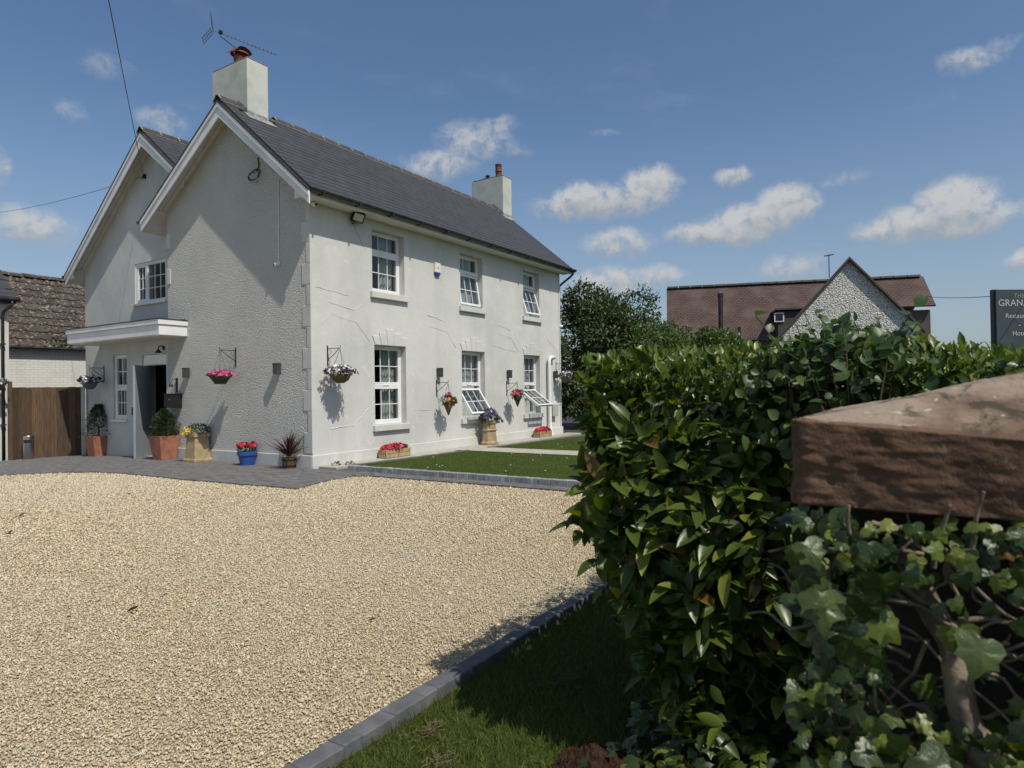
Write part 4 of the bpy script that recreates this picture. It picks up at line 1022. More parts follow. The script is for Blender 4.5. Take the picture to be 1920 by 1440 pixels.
# weeds at the foot of the corner
def foliage(name, parent, c, r, n, size, mat, tmpl=SMALL, up=.5, shell=.45, rest=None):
    d = rnd3(n); rad = shell + (1 - shell) * RNG.random(n) ** .5
    P = d * rad[:, None] * np.array(r) + np.array(c)
    ax = d + rnd3(n) * .8 + np.array([0, 0, up * .3]); nr = d * .6 + np.array([0, 0, up]) + rnd3(n) * .6
    return scatter(name, tmpl[0], tmpl[1], P, frames(ax, nr), size * RNG.uniform(.6, 1.25, n), mat, parent)
for (x, lb, m) in ((.35, 'at the wall foot by the house corner', 60), (.62, 'against the end of the lawn kerb', 70)):
    wt = thing('weed', 'small green weed ' + lb, 'weed', (x, -.10 - x * .4, .03), 'weeds at the house foot')
    foliage('foliage', wt, (0, 0, .03), (.10, .06, .05), m, .05, 'leaf_bedding')
for i, (x, y_, s, lb) in enumerate(((-4.98, -.62, .09, 'farthest up the left edge of the drive'), (-5.43, -1.56, .10, 'the long flat one'), (-6.156, -5.334, .075, 'reddish one in the open middle of the drive'), (-5.464, -6.853, .05, 'the one nearest the kerb'), (-5.836, -5.195, .035, 'the small one beside the reddish leaf'), (-3.36, .055, .06, 'far one short of the paving'), (-5.3, -4.2, .035, 'the tiny far middle one'))):
    m = MB(); v, f = leaf_template(4, .5, .5, -.3)
    T = Matrix.Translation((x, y_, .018)) @ Euler((random.uniform(-.2, .2), random.uniform(-.3, .3), random.uniform(0, 6))).to_matrix().to_4x4() @ Matrix.Scale(s, 4)
    m.v = [tuple(T @ Vector(p)) for p in v]; m.f = f
    tag(m.build('dead_leaf', 'dead_leaf', smooth=True), 'dry leaf lying on the gravel, ' + lb, 'leaf', 'dead leaves on the gravel')

# ================================================================ FIXTURES ON THE HOUSE
def rotT(loc, side):     # local: x along wall to the right, -y out of the wall ; side 'F' front, 'G' gable
    return Matrix.Translation(loc) @ (T0 if side == 'F' else Matrix(((0, 1, 0, 0), (-1, 0, 0, 0), (0, 0, 1, 0), (0, 0, 0, 1))))
def place(o, loc, side): o.location = loc; o.rotation_euler = (0, 0, 0 if side == 'F' else -pi / 2)
def wall_lamp(loc, side, label):
    t = thing('wall_lamp', label, 'lamp', loc, 'dark box wall lamps'); place(t, loc, side)
    MB().box(-.035, .035, -.02, -.001, -.09, .09).build('back_plate', 'lamp_grey', t)
    MB().box(-.055, .055, -.125, -.02, -.10, .10).build('body', 'lamp_grey', t, bevel=.006)
    MB().box(-.058, .058, -.13, -.016, .088, .11).build('cap', 'iron_black', t, bevel=.003, seg=1)
    MB().box(-.04, .04, -.112, -.032, -.106, -.098).build('glass', 'flood_glass', t)
wall_lamp((3.75, 0, 1.87), 'F', 'dark wall lamp between the first and second front windows')
wall_lamp((6.78, 0, 1.87), 'F', 'dark wall lamp between the second and third front windows')
wall_lamp((9.40, 0, 1.88), 'F', 'dark wall lamp at the far end, beyond the white waste pipe')
wall_lamp((0, .92, 1.92), 'G', 'dark wall lamp on the roughcast gable nearest the corner')
wall_lamp((0, 3.98, 1.92), 'G', 'dark wall lamp on the roughcast gable nearest the door')
t = thing('porch_light', 'small black swan-neck light above the front door', 'lamp', (0, 4.95, 2.52)); place(t, (0, 4.95, 2.52), 'G')
MB().lathe([(.05, 0), (.05, .012)], 12).build('back_plate', 'iron_black', t, rot=(pi / 2, 0, 0))
MB().tube([(0, -.01, 0), (0, -.07, .05), (0, -.12, .02), (0, -.13, -.04)], .012, 6).build('arm', 'iron_black', t)
MB().lathe([(.02, 0), (.075, -.07), (.07, -.075), (.015, -.01)], 14, (0, -.13, -.04)).build('shade', 'iron_black', t, smooth=True)
t = thing('floodlight', 'black floodlight with a pale square lens under the front eaves', 'floodlight', (1.09, 0, 4.95))
MB().box(-.03, .03, -.06, -.001, -.05, .03).build('mount', 'iron_black', t)
Tf = Matrix.Translation((.02, -.14, .02)) @ Matrix.Rotation(radians(28), 4, 'X') @ Matrix.Rotation(radians(-22), 4, 'Z')
MB().box(-.13, .13, -.03, .05, -.10, .10, Tf).build('housing', 'iron_black', t, bevel=.008)
MB().box(-.10, .10, -.036, -.0305, -.075, .075, Tf).build('lens', 'flood_glass', t)
MB().tube([(-.06, -.05, -.10), (-.09, -.09, -.13), (-.02, -.06, -.09)], .012, 6).build('sensor', 'iron_black', t)
t = thing('alarm_box', 'cream burglar alarm box with blue base between two upper windows', 'alarm', (3.75, 0, 4.31))
MB().prism([(-.10, -.06, .15), (.10, -.06, .15), (.10, -.06, -.08), (-.10, -.06, -.08)], (0, .058, 0)).build('cover', 'alarm_cream', t, bevel=.015)
MB().prism([(-.10, -.062, -.082), (.10, -.062, -.082), (.07, -.055, -.15), (-.07, -.055, -.15)], (0, .055, 0)).build('strobe', 'alarm_blue', t, bevel=.01)
MB().box(-.018, .018, -.0635, -.0605, .015, .045).build('emblem', 'pot_red', t)
def cctv(loc, side, label, ang):
    t = thing('security_camera', label, 'camera', loc, 'small white security cameras'); place(t, loc, side)
    MB().lathe([(.05, 0), (.05, .02), (.035, .03)], 14).build('base', 'upvc', t, rot=(pi / 2, 0, 0), smooth=True)
    T = Matrix.Translation((0, -.08, -.03)) @ Matrix.Rotation(radians(ang), 4, 'Z') @ Matrix.Rotation(radians(20), 4, 'X')
    MB().lathe([(.0, -.05), (.04, -.035), (.052, 0), (.04, .035), (.0, .05)], 16, (0, -.06, -.02), cap=False).build('dome', 'upvc', t, smooth=True)
    MB().lathe([(.0, 0), (.026, .004), (.026, .012)], 12).build('lens', 'lens', t, rot=(pi / 2, 0, radians(ang)), loc=(.045 * sin(radians(ang)), -.06 - .045 * cos(radians(ang)), -.03))
cctv((0, .905, 3.98), 'G', 'white dome camera at the foot of the conduit on the gable', -30)
cctv((9.84, 0, 3.42), 'F', 'white dome camera at the far corner of the front', 40)
cctv((.06, 0, 5.02), 'F', 'small white camera tucked under the eaves at the house corner', 0)
tag(MB().tube([(-.012, .87, 5.62), (-.012, .90, 4.0)], .012, 6).build('conduit', 'upvc'), 'thin white vertical conduit running down the roughcast gable', 'conduit')
m = MB()
for k in range(5):
    c = Vector((-.03, 1.55, 5.86)); a = k * 1.3
    m.tube([c + Vector((-.02 * k, .16 * cos(a + j * .5) * (1 - .05 * k), .09 * sin(a + j * .5) - .02 * k)) for j in range(8)], .008, 5)
m.tube([(-.01, 1.50, 6.18), (-.02, 1.45, 6.0), (-.03, 1.52, 5.9)], .012, 5)
tag(m.build('cable_coil', 'cable'), 'tangle of black cable hooked on the gable wall below the bargeboard', 'cable')
t = thing('letter_box', 'black letter box on the wall beside the front door', 'letter box', (0, 4.46, 1.31)); place(t, (0, 4.46, 1.31), 'G')
MB().box(-.22, .22, -.17, -.002, -.15, .15).build('body', 'iron_black', t, bevel=.01)
MB().box(-.235, .235, -.185, -.001, .145, .165).build('lid', 'iron_black', t, bevel=.004, seg=1)
MB().box(-.012, .012, -.176, -.1705, .02, .045).build('lock', 'steel', t)
t = thing('bell_lantern', 'small black bell and lantern on the wall above the letter box', 'bell', (0, 4.42, 1.66)); place(t, (0, 4.42, 1.66), 'G')
MB().box(-.02, .02, -.03, -.001, -.16, .16).build('back_plate', 'iron_black', t)
MB().tube([(0, -.02, .12), (-.05, -.08, .15), (-.09, -.10, .08)], .008, 5).build('arm', 'iron_black', t)
MB().lathe([(.012, .05), (.03, .02), (.05, -.05), (.045, -.055)], 12, (-.09, -.10, .02)).build('bell', 'lamp_grey', t, smooth=True)
t = thing('door_plaque', 'pair of rounded black shapes fixed one above the other beside the door', 'plaque', (0, 6.10, 1.60)); place(t, (0, 6.10, 1.60), 'G')
for zc in (.085, -.085):
    prof = [(.06 * cos(a), zc + .078 * sin(a)) for a in [(-pi / 2 + pi * k / 8) for k in range(9)]]
    MB().prism([(x - .01, -.02, z) for x, z in prof] + [(-.03, -.02, zc + .04), (-.012, -.02, zc), (-.03, -.02, zc - .04)], (0, .018, 0)).build('numeral_shape', 'iron_black', t)

# ---------------------------------------------------------------- flowers
def flowers(name, parent, c, r, n, size, mat, up=.6, half=True):
    d = rnd3(n)
    if half: d[:, 2] = np.abs(d[:, 2]) * 1.0 - .15
    P = d * RNG.uniform(.85, 1.08, (n, 1)) * np.array(r) + np.array(c)
    tv = [(0, 0, .02)]; tf = []
    for k in range(5):
        a = 2 * pi * k / 5; b = .55
        tv += [(.28 * cos(a - b), .28 * sin(a - b), .05), (.5 * cos(a - b * .6), .5 * sin(a - b * .6), .12), (.5 * cos(a + b * .6), .5 * sin(a + b * .6), .12), (.28 * cos(a + b), .28 * sin(a + b), .05)]
        i = 1 + 4 * k; tf += [(0, i, i + 1, i + 2), (0, i + 2, i + 3, 0)]
    tf = [q if q[0] != q[3] else (q[0], q[1], q[2], q[2]) for q in tf]
    tri = []
    for k in range(5):
        i = 1 + 4 * k; tri += [(0, i, i + 1), (0, i + 1, i + 2), (0, i + 2, i + 3)]
    nr = d + np.array([0, 0, up]) + rnd3(n) * .35
    o = scatter(name, tv, tri, P, frames(rnd3(n), nr), size * RNG.uniform(.75, 1.2, n), mat, parent); o['kind'] = 'stuff'
    return o
def bracket_part(t, L=.35, z=0.0):
    b = MB().box(-.012, .012, -.012, -.001, z - .33, z + .06)
    b.tube([(0, -.01, z), (0, -L, z + .0)], .007, 5); b.tube([(0, -.01, z - .22), (0, -L * .5, z - .12), (0, -L + .03, z - .01)], .007, 5)
    b.tube([(0, -.05, z - .01), (0, -.12, z - .07), (0, -.05, z - .12)], .005, 5); b.tube([(0, -L, z), (0, -L - .02, z + .03), (0, -L, z + .05)], .006, 5)
    b.build('bracket', 'iron_black', t)
def hanging(loc, side, label, kind, drop, rad=.17, L=.35):
    t = thing('hanging_basket', label, 'hanging basket', loc, 'hanging flower baskets'); place(t, loc, side)
    bracket_part(t, L)
    cz = -drop; c = (0, -L, cz)
    ch = MB()
    for k in range(3):
        a = 2 * pi * k / 3 + .5; ch.tube([(0, -L, -.01), (rad * .9 * cos(a), -L + rad * .9 * sin(a), cz)], .0035, 4)
    ch.build('chain', 'iron_black', t)
    if kind == 'pink':
        MB().lathe([(rad * .55, -.17), (rad * .9, -.07), (rad * 1.22, 0), (rad * 1.15, .005)], 18, c).build('bowl', 'basket_green', t, smooth=True)
        foliage('foliage', t, (0, -L, cz + .03), (rad * 1.15, rad * 1.15, .05), 120, .06, 'leaf_bedding')
        flowers('pink_flowers', t, (0, -L, cz + .02), (rad * 1.3, rad * 1.3, .09), 150, .062, 'petal_pink'); return t
    if kind in ('cone', 'cone_dark'):
        MB().lathe([(.012, -.30), (rad * .5, -.15), (rad * .95, 0), (rad * .9, .004)], 16, c).build('cone', 'wicker' if kind == 'cone' else 'basket_green', t, smooth=True)
        foliage('foliage', t, (0, -L, cz + .04), (rad * 1.25, rad * 1.25, .13), 170, .07, 'leaf_bedding')
        if kind == 'cone':
            flowers('pink_flowers', t, (.0, -L, cz + .16), (.075, .07, .07), 26, .075, 'petal_pink'); flowers('orange_flowers', t, (-.03, -L - .10, cz + .05), (.07, .06, .06), 14, .06, 'petal_orange')
            flowers('yellow_flowers', t, (-.12, -L, cz + .02), (.07, .08, .06), 12, .06, 'petal_yellow'); flowers('maroon_flowers', t, (.18, -L, cz), (.08, .10, .13), 40, .06, 'petal_maroon')
        else:
            flowers('rose_flowers', t, (-.06, -L, cz + .06), (.17, .14, .10), 60, .065, 'petal_rose'); flowers('violet_flowers', t, (.10, -L, cz + .03), (.13, .13, .09), 34, .06, 'petal_violet')
            flowers('red_flowers', t, (-.16, -L, cz + .0), (.08, .08, .08), 22, .06, 'petal_red')
        return t
    bm_ = {'white': 'wicker', 'white_far': 'basket_grey', 'grey': 'basket_grey'}[kind]
    MB().lathe([(rad * .35, -.17), (rad * .8, -.11), (rad * 1.05, 0), (rad * 1.0, .005)], 18, c).build('bowl', bm_, t, smooth=True)
    foliage('foliage', t, (0, -L, cz + .03), (rad * 1.35, rad * 1.35, .09), 200, .06, 'leaf_bedding')
    flowers('white_flowers', t, (0, -L, cz + .06), (rad * 1.2, rad * 1.2, .15), 95, .06, 'petal_white')
    flowers('dark_flowers', t, (0, -L, cz + .04), (rad * 1.65, rad * 1.5, .14), 70, .075, 'petal_dark')
    return t
hanging((.386, 0, 2.29), 'F', 'wicker hanging basket of white and near-black flowers by the house corner', 'white', .50, .195)
hanging((3.69, 0, 1.64), 'F', 'cone basket with pink, orange and maroon flowers left of the middle window', 'cone', .47, .14)
hanging((6.72, 0, 1.62), 'F', 'dark cone basket of rose and violet flowers left of the far window', 'cone_dark', .34, .14)
hanging((9.55, 0, 2.22), 'F', 'hanging basket of white flowers on the far end of the front', 'white_far', .42)
hanging((0, 2.30, 2.34), 'G', 'shallow dark hanging basket of bright pink flowers on the gable', 'pink', .52, .19, .36)
hanging((0, 7.62, 2.14), 'G', 'grey hanging basket of white and dark flowers left of the porch window', 'grey', .36, .17, .34)

# ---------------------------------------------------------------- pots on the paving
def terracotta(loc, label, shape):
    t = thing('planter', label, 'planter', loc, 'tall square terracotta planters')
    m = MB(); b, tp, h = .165, .235, .52
    pr = [(-b, -b, 0), (b, -b, 0), (b, b, 0), (-b, b, 0)]; q = [(x / b * tp, y / b * tp, h) for x, y, _ in pr]
    m.v = pr + q + [(x * .9, y * .9, h) for x, y, _ in q] + [(x * .86, y * .86, h - .06) for x, y, _ in q]
    m.f = [(3, 2, 1, 0)] + [(i, (i + 1) % 4, 4 + (i + 1) % 4, 4 + i) for i in range(4)] + [(4 + i, 4 + (i + 1) % 4, 8 + (i + 1) % 4, 8 + i) for i in range(4)] + [(8 + i, 8 + (i + 1) % 4, 12 + (i + 1) % 4, 12 + i) for i in range(4)] + [(12, 13, 14, 15)]
    m.build('pot', 'terracotta', t, bevel=.008)
    MB().tube([(0, 0, h - .08), (.01, 0, h + .3)], [.02, .012], 6).build('stem', 'bark', t)
    cr = bpy.data.objects.new('crown', None); 
    n = 2600
    if shape == 'cone':
        tt = RNG.random(n) ** .8; rr = .30 * (1 - tt) ** .75 + .05; z0, hh = h - .02, .78
    else:
        tt = RNG.random(n); rr = .31 * np.sqrt(np.clip(1 - (2 * tt * .62 - .25) ** 2 * 1.2, .05, 1)) * (1 - .28 * tt); z0, hh = h - .02, .58
    a = RNG.uniform(0, 2 * pi, n); lump = 1 + .16 * np.sin(3 * a + 9 * tt) + .10 * np.sin(7 * a - 14 * tt)
    rad = rr * lump * (RNG.random(n) ** .33)
    P = np.stack([rad * np.cos(a), rad * np.sin(a), z0 + hh * tt], 1)
    d = np.stack([np.cos(a), np.sin(a), np.full(n, .9)], 1)
    ax = d + rnd3(n) * .7; o = scatter('crown', [(-.16, .3, 0), (0, 0, 0), (.16, .3, .0), (0, 1, .03)], [(1, 2, 3, 0)], P, frames(ax, rnd3(n) + np.array([0, 0, .6])), RNG.uniform(.035, .075, n), 'leaf_conifer', t)
    bpy.data.objects.remove(cr)
    return t
terracotta((-.10, 7.72, -.062), 'tall square terracotta planter with a cone-shaped evergreen, left of the porch', 'cone')
terracotta((-.27, 4.50, .028), 'tall square terracotta planter with a rounded evergreen, right of the door', 'round')
t = thing('chimney_pot_planter', 'square buff clay pot of yellow flowers standing under the gable', 'planter', (-.24, 3.30, .028), 'old clay pots used as planters')
m = MB(); sec = [(.225, 0), (.225, .05), (.205, .075), (.165, .50), (.195, .53), (.195, .60), (.15, .60), (.15, .54)]
m.lathe([(r * 1.30, z) for r, z in sec], 4, (0, 0, 0), True, pi / 4); m.build('pot', 'buff_clay', t, bevel=.006, seg=1)
foliage('foliage', t, (.02, 0, .66), (.24, .22, .13), 420, .06, 'leaf_bedding')
flowers('yellow_flowers', t, (-.16, .10, .62), (.13, .14, .12), 46, .055, 'petal_yellow'); flowers('cream_flowers', t, (-.02, -.14, .64), (.09, .07, .08), 12, .05, 'petal_white')
t = thing('flower_pot', 'bright blue round pot of red flowers under the gable', 'flower pot', (-.19, 1.70, .028))
MB().lathe([(.135, 0), (.17, .19), (.19, .195), (.195, .27), (.18, .275), (.165, .24)], 28).build('pot', 'blue_glaze', t, smooth=False)
foliage('foliage', t, (0, 0, .32), (.17, .17, .10), 260, .06, 'leaf_bedding')
flowers('red_flowers', t, (-.07, .05, .36), (.12, .12, .10), 46, .075, 'petal_red'); flowers('rose_flowers', t, (.07, -.05, .36), (.12, .12, .10), 40, .075, 'petal_rose')
t = thing('barrel_planter', 'little wooden barrel with a spiky dark red plant at the house corner', 'planter', (-.20, .42, .028))
for k in range(14):
    a = 2 * pi * k / 14
    MB().prism([(.115, -.027, 0), (.115, .027, 0), (.14, .031, .20), (.14, -.031, .20)], (-.014, 0, 0), Matrix.Rotation(a, 4, 'Z')).build('stave', 'barrel_wood', t)
for z, r in ((.035, .1215), (.15, .136)): MB().lathe([(r, z), (r + .006, z), (r + .008, z + .025), (r + .002, z + .025)], 24, cap=False).build('hoop', 'iron_black', t)
MB().lathe([(.115, .17), (.0, .18)], 16, cap=False).build('compost', 'soil', t)
n = 90; a = RNG.uniform(0, 2 * pi, n); lean = RNG.random(n) ** 1.15 * 1.1
ax = np.stack([np.cos(a) * np.sin(lean), np.sin(a) * np.sin(lean), np.cos(lean)], 1)
v, f = leaf_template(5, .055, .3, .18)
scatter('leaves', v, f, np.repeat(np.array([[0, 0, .20]]), n, 0) + ax * .03, frames(ax, np.array([0, 0, 1.0]) - ax * .2 + rnd3(n) * .05), RNG.uniform(.30, .52, n), 'leaf_cordyline', t)
def trough(loc, L, label):
    t = thing('flower_trough', label, 'flower trough', loc, 'wooden flower troughs')
    for y0 in (-.11, .10):
        for z in (.0, .085): MB().box(-L / 2, L / 2, y0, y0 + .016, z + .004, z + .082).build('board', 'trough_wood', t, bevel=.003, seg=1)
    for x in (-L / 2, L / 2 - .016):
        for z in (.0, .085): MB().box(x, x + .016, -.094, .10, z + .004, z + .082).build('board', 'trough_wood', t)
    for x in (-L / 2 - .006, 0 - .012, L / 2 - .02): MB().box(x, x + .026, -.122, -.1105, -.0, .172).build('batten', 'trough_wood', t)
    MB().box(-L / 2 + .02, L / 2 - .02, -.09, .095, .01, .15).build('compost', 'soil', t)
    foliage('foliage', t, (0, 0, .18), (L * .5, .11, .08), 260, .055, 'leaf_bedding')
    flowers('red_flowers', t, (0, 0, .19), (L * .52, .13, .10), 150, .07, 'petal_red'); flowers('rose_flowers', t, (L * .08, -.02, .19), (L * .25, .12, .09), 18, .06, 'petal_pink')
trough((2.02, -.19, .060), .74, 'pale wooden trough of red flowers below the tall closed front window')
trough((8.28, -.22, .060), .70, 'pale wooden trough of red flowers below the far wide-open window')
t = thing('chimney_pot_planter', 'round banded buff clay pot of violet flowers before the middle window', 'planter', (5.42, -.30, .060), 'old clay pots used as planters')
MB().lathe([(.235, 0), (.235, .06), (.20, .09), (.175, .34), (.20, .355), (.20, .385), (.175, .40), (.165, .52), (.195, .54), (.195, .60), (.15, .60), (.15, .5)], 8, (0, 0, 0), True, pi / 8).build('pot', 'buff_clay', t, bevel=.005, seg=1)
foliage('foliage', t, (0, 0, .68), (.26, .24, .18), 420, .07, 'leaf_bedding'); flowers('violet_flowers', t, (.02, 0, .72), (.26, .22, .22), 90, .085, 'petal_violet')
flowers('trailing_flowers', t, (.30, -.10, .56), (.10, .10, .16), 30, .08, 'petal_violet')

# ---------------------------------------------------------------- aerial and wires
t = thing('tv_aerial', 'television aerial with long toothed boom leaning from the near chimney', 'aerial', (.33, 2.52, 8.70))
mast = MB().tube([(0, 0, -.02), (-.02, .03, .10), (-.26, .28, .36)], .012, 6)
mast.build('mast', 'iron_black', t)
A0, A1 = Vector((-.36, .36, .46)), Vector((.58, -.42, .12))
MB().tube([A0, A1], .009, 6).build('boom', 'aerial', t)
bd = (A1 - A0).normalized(); sd = bd.cross(Vector((0, 0, 1))).normalized(); ud = sd.cross(bd)
for k in range(13):
    p = A0.lerp(A1, .22 + .78 * k / 12); MB().tube([p - sd * .06 + ud * .0, p + ud * .03, p + sd * .06], .0045, 4).build('director', 'aerial', t)
for s_ in (-1, 1):
    gp = MB(); o0 = A0 - bd * .02; dirv = (ud * .9 * s_ - bd * .35).normalized()
    for k in range(5): gp.tube([o0 + dirv * (.05 + .065 * k) - sd * .15, o0 + dirv * (.05 + .065 * k) + sd * .15], .005, 4)
    for q in (-.12, 0, .12): gp.tube([o0 + sd * q, o0 + dirv * .34 + sd * q], .005, 4)
    gp.build('reflector', 'aerial', t)
MB().box(-.03, .03, -.03, .03, -.02, .05, Matrix.Translation(A0 + bd * .14)).build('dipole_box', 'iron_black', t)
def wire(a, b, sag, label, r=.006, n=24):
    a, b = Vector(a), Vector(b)
    pts = [a.lerp(b, i / n) - Vector((0, 0, sag * 4 * (i / n) * (1 - i / n))) for i in range(n + 1)]
    return tag(MB().tube(pts, r, 5).build('overhead_wire', 'cable'), label, 'wire', 'overhead wires')
AT = (.20, 6.09, 6.72)
wire(AT, (-6.3, -4.9, 5.82), .06, 'overhead wire rising steeply from the left gable past the top of the picture')
wire(AT, (2.826, 28.2, 9.8), .35, 'overhead wire running left from the left gable')
wire((19.0, -9.5, 4.55), (5.5, -11.4, 2.95), .10, 'faint overhead wire between the brown-roofed house and the dark sign', .008)
t = thing('wire_anchor', 'small metal anchor holding the overhead wires on the left gable', 'anchor', (S2, 6.09, 6.72)); MB().box(-.06, .0, -.03, .03, -.05, .05).build('plate', 'iron_black', t); MB().tube([(-.05, 0, 0), (-.09, .03, -.06), (-.05, .06, -.09)], .008, 5).build('hook', 'iron_black', t)

# ================================================================ LEFT SIDE: fence, bin, outbuildings
FA, FB = Vector((-1.26, 9.50, -.14)), Vector((.10, 9.04, -.125)); fd = (FB - FA); FL = Vector((fd.x, fd.y, 0)).length; fa = atan2(fd.y, fd.x)
fence = thing('board_fence', 'dark brown closeboard fence panel between the house and the white outbuilding', 'fence', FA, rz=fa)
nb = 11
for k in range(nb):
    w_ = FL / nb; h = 1.83 + random.uniform(-.006, .006)
    MB().box(k * w_ - .004, (k + 1) * w_ + .006, -.022 - .020 * (k % 2), -.004 - .020 * (k % 2), .03, h).build('board', 'fence_wood', fence)
for z in (.35, 1.0, 1.6): MB().box(0, FL, .0, .05, z, z + .08).build('rail', 'fence_wood', fence)
MB().box(-.09, .0, -.03, .05, 0, 1.98).build('post', 'fence_wood', fence, bevel=.005, seg=1)
MB().box(FL, FL + .10, -.04, .05, 0, 1.84).build('post', 'render_grey', fence, bevel=.005, seg=1)
t = thing('litter_bin', 'slim stainless steel litter bin standing before the brown fence', 'bin', (-1.05, 9.18, -.115))
MB().lathe([(.115, 0), (.12, .01), (.12, .58), (.118, .60), (.10, .60), (.10, .55)], 28).build('body', 'steel', t, smooth=True)
m = MB(); 
for k in range(7):
    a0, a1 = radians(196 + k * 12), radians(208 + k * 12)
    m.poly([(.1215 * cos(a0), .1215 * sin(a0), .42), (.1215 * cos(a1), .1215 * sin(a1), .42), (.1215 * cos(a1), .1215 * sin(a1), .50), (.1215 * cos(a0), .1215 * sin(a0), .50)])
m.build('slot', 'painted_dark', t)  # black strip on the bin, painting the dark of its opening
# white outbuilding at the left edge: front wall parallel to the farmhouse front
ob = thing('outbuilding', 'white rendered outbuilding with dark slate roof and black downpipe at the left edge', 'building', (-1.28, 9.62, -.15))
o_ = MB(); EZ = 4.08
o_.box(-9, 0, 0, .25, 0, EZ).box(-.25, 0, .25, 4.6, 0, EZ); o_.prism([(-.25, .25, EZ), (-.25, 4.6, EZ), (-.25, 2.4, EZ + 1.85)], (.25, 0, 0)); o_.box(-9, -.25, 4.4, 4.6, 0, EZ)
o_.build('wall', 'render_cream', ob)
rr = MB(); sl_o = .84
def slab2(mb, x0, x1, ya, za, yb, zb, t=.05):
    n = Vector((0, -(zb - za), (yb - ya))).normalized(); n = n if n.z > 0 else -n
    a, b = Vector((x0, ya, za)), Vector((x0, yb, zb)); mb.prism([a, b, b - n * t, a - n * t], (x1 - x0, 0, 0))
slab2(rr, -9, .10, -.22, EZ - .02, 2.4, EZ - .02 + 2.62 * sl_o); slab2(rr, -9, .10, 4.8, EZ - .02, 2.4, EZ - .02 + 2.62 * sl_o)
rro = rr.build('roof', 'slate', ob)
d = Vector((0, 1, sl_o)).normalized(); nn = Vector((0, -d.z, d.y)); thh = atan2(d.z, d.y)
for r in range(12):
    for c in range(6):
        p = Vector((-.05 - c * .30 - (.15 if r % 2 else 0), -.22, EZ - .02)) + d * (r * .21 + .1) + nn * .012
        link('slate', slate_me, rro, p, (thh - radians(1.6), random.uniform(-.004, .004), 0))
gg = MB().tube([(-9, -.27, EZ - .05), (.14, -.27, EZ - .05)], .06, 10).build('gutter', 'gutter_black', ob)
MB().box(-9, .09, -.20, -.002, EZ - .16, EZ - .06).build('fascia', 'gutter_black', ob)
MB().tube([(-.02, -.27, EZ - .08), (-.02, -.26, EZ - .20), (-.14, -.10, EZ - .36), (-.15, -.06, EZ - .45), (-.15, -.06, .05)], .036, 10).build('downpipe', 'gutter_black', ob, smooth=True)
for z in (.9, 1.9, 2.9): MB().box(-.20, -.10, -.10, -.001, z, z + .035).build('pipe_clip', 'gutter_black', ob)
hanging((-1.70, 9.62, 2.15), 'F', 'hanging basket of dark and white flowers on the white outbuilding at the left edge', 'grey', .40, .17, .34)
# old tiled barn behind the fence
barn = thing('old_barn', 'old barn with mossy brown tile roof and white painted wall behind the fence', 'building', (0, 12.6, -.2))
BE, BRY, BRZ = 3.20, 2.15, 5.50
MB().box(-6, 7, .0, .3, 0, BE).build('wall', 'white_brick', barn)
slab_ = MB(); slab2(slab_, -6, 7, -.12, BE - .06, BRY, BRZ, .06); slab2(slab_, -6, 7, 2 * BRY + .12, BE - .06, BRY, BRZ, .06); bro = slab_.build('roof', 'old_tile', barn)
tm = MB(); nx = 8
for j, yv in enumerate((-.21, .21)):
    for k in range(nx + 1):
        x = -.17 + .34 * k / nx; z = .030 * max(0, cos(2 * pi * k / nx * 1.0)) + .012 * cos(2 * pi * 2 * k / nx)
        tm.v.append((x, yv, z))
for k in range(nx): tm.f.append((k, k + 1, nx + 1 + k + 1, nx + 1 + k))
n0 = len(tm.v)
for k in range(nx + 1): x, yv, z = tm.v[k]; tm.v.append((x, yv, z - .022))
for k in range(nx): tm.f.append((n0 + k, n0 + k + 1, k + 1, k))
tile_me = tm.mesh('roof_tile', 'old_tile', smooth=False)
d = Vector((0, BRY + .12, BRZ - BE + .06)); Ls = d.length; d.normalize(); nn = Vector((0, -d.z, d.y)); thh = atan2(d.z, d.y); rows = int(Ls / .335) 
for r in range(rows + 1):
    for c in range(15):
        p = Vector((-2.2 + c * .335, -.12, BE - .06)) + d * (r * .335 + .14) + nn * .035
        if r == rows and p.y > BRY - .1: continue
        link('roof_tile', tile_me, bro, p, (thh - radians(4.5) + random.uniform(-.012, .012), random.uniform(-.012, .012), random.uniform(-.01, .01)))
rm = MB().prism([(0, .14 * cos(pi * k / 6), .12 * sin(pi * k / 6)) for k in range(7)], (.44, 0, 0)).mesh('ridge_tile', 'old_tile')
for c in range(12): link('ridge_tile', rm, bro, (-2.6 + c * .45, BRY, BRZ + .0 + random.uniform(-.01, .01)), (0, random.uniform(-.015, .015), random.uniform(-.02, .02)))
MB().tube([(-6, -.17, BE - .12), (7, -.17, BE - .10)], .055, 8).build('gutter', 'gutter_black', barn)
for k, (z0, z1) in enumerate(((2.75, 2.62), (2.60, 2.55), (2.45, 2.58))): MB().tube([(-2, .10, z0), (.3, .09, z0 - .12), (2.5, .10, z1)], .010, 5).build('cable', 'cable', barn)
foliage('moss', barn, (1.1, -.10, BE + .10), (.35, .15, .12), 160, .09, 'leaf_conifer')

# ================================================================ RIGHT SIDE: neighbour, sign, trees
ax_ = Vector((3.158, -8.865, 0)).normalized(); ay_ = Vector((ax_.y, -ax_.x, 0))      # along the ridge, towards the viewer
if ay_.dot(Vector((-1, -.3, 0))) < 0: ay_ = -ay_
NB = Matrix(((ax_.x, ay_.x, 0, 17.717), (ax_.y, ay_.y, 0, -.733), (0, 0, 1, 0), (0, 0, 0, 1)))
nbh = thing('neighbour_house', 'roughcast house with brown plain-tiled roof and cross gable beyond the hedge', 'house', (17.717, -.733, 0)); nbh.rotation_euler = (0, 0, atan2(ax_.y, ax_.x))
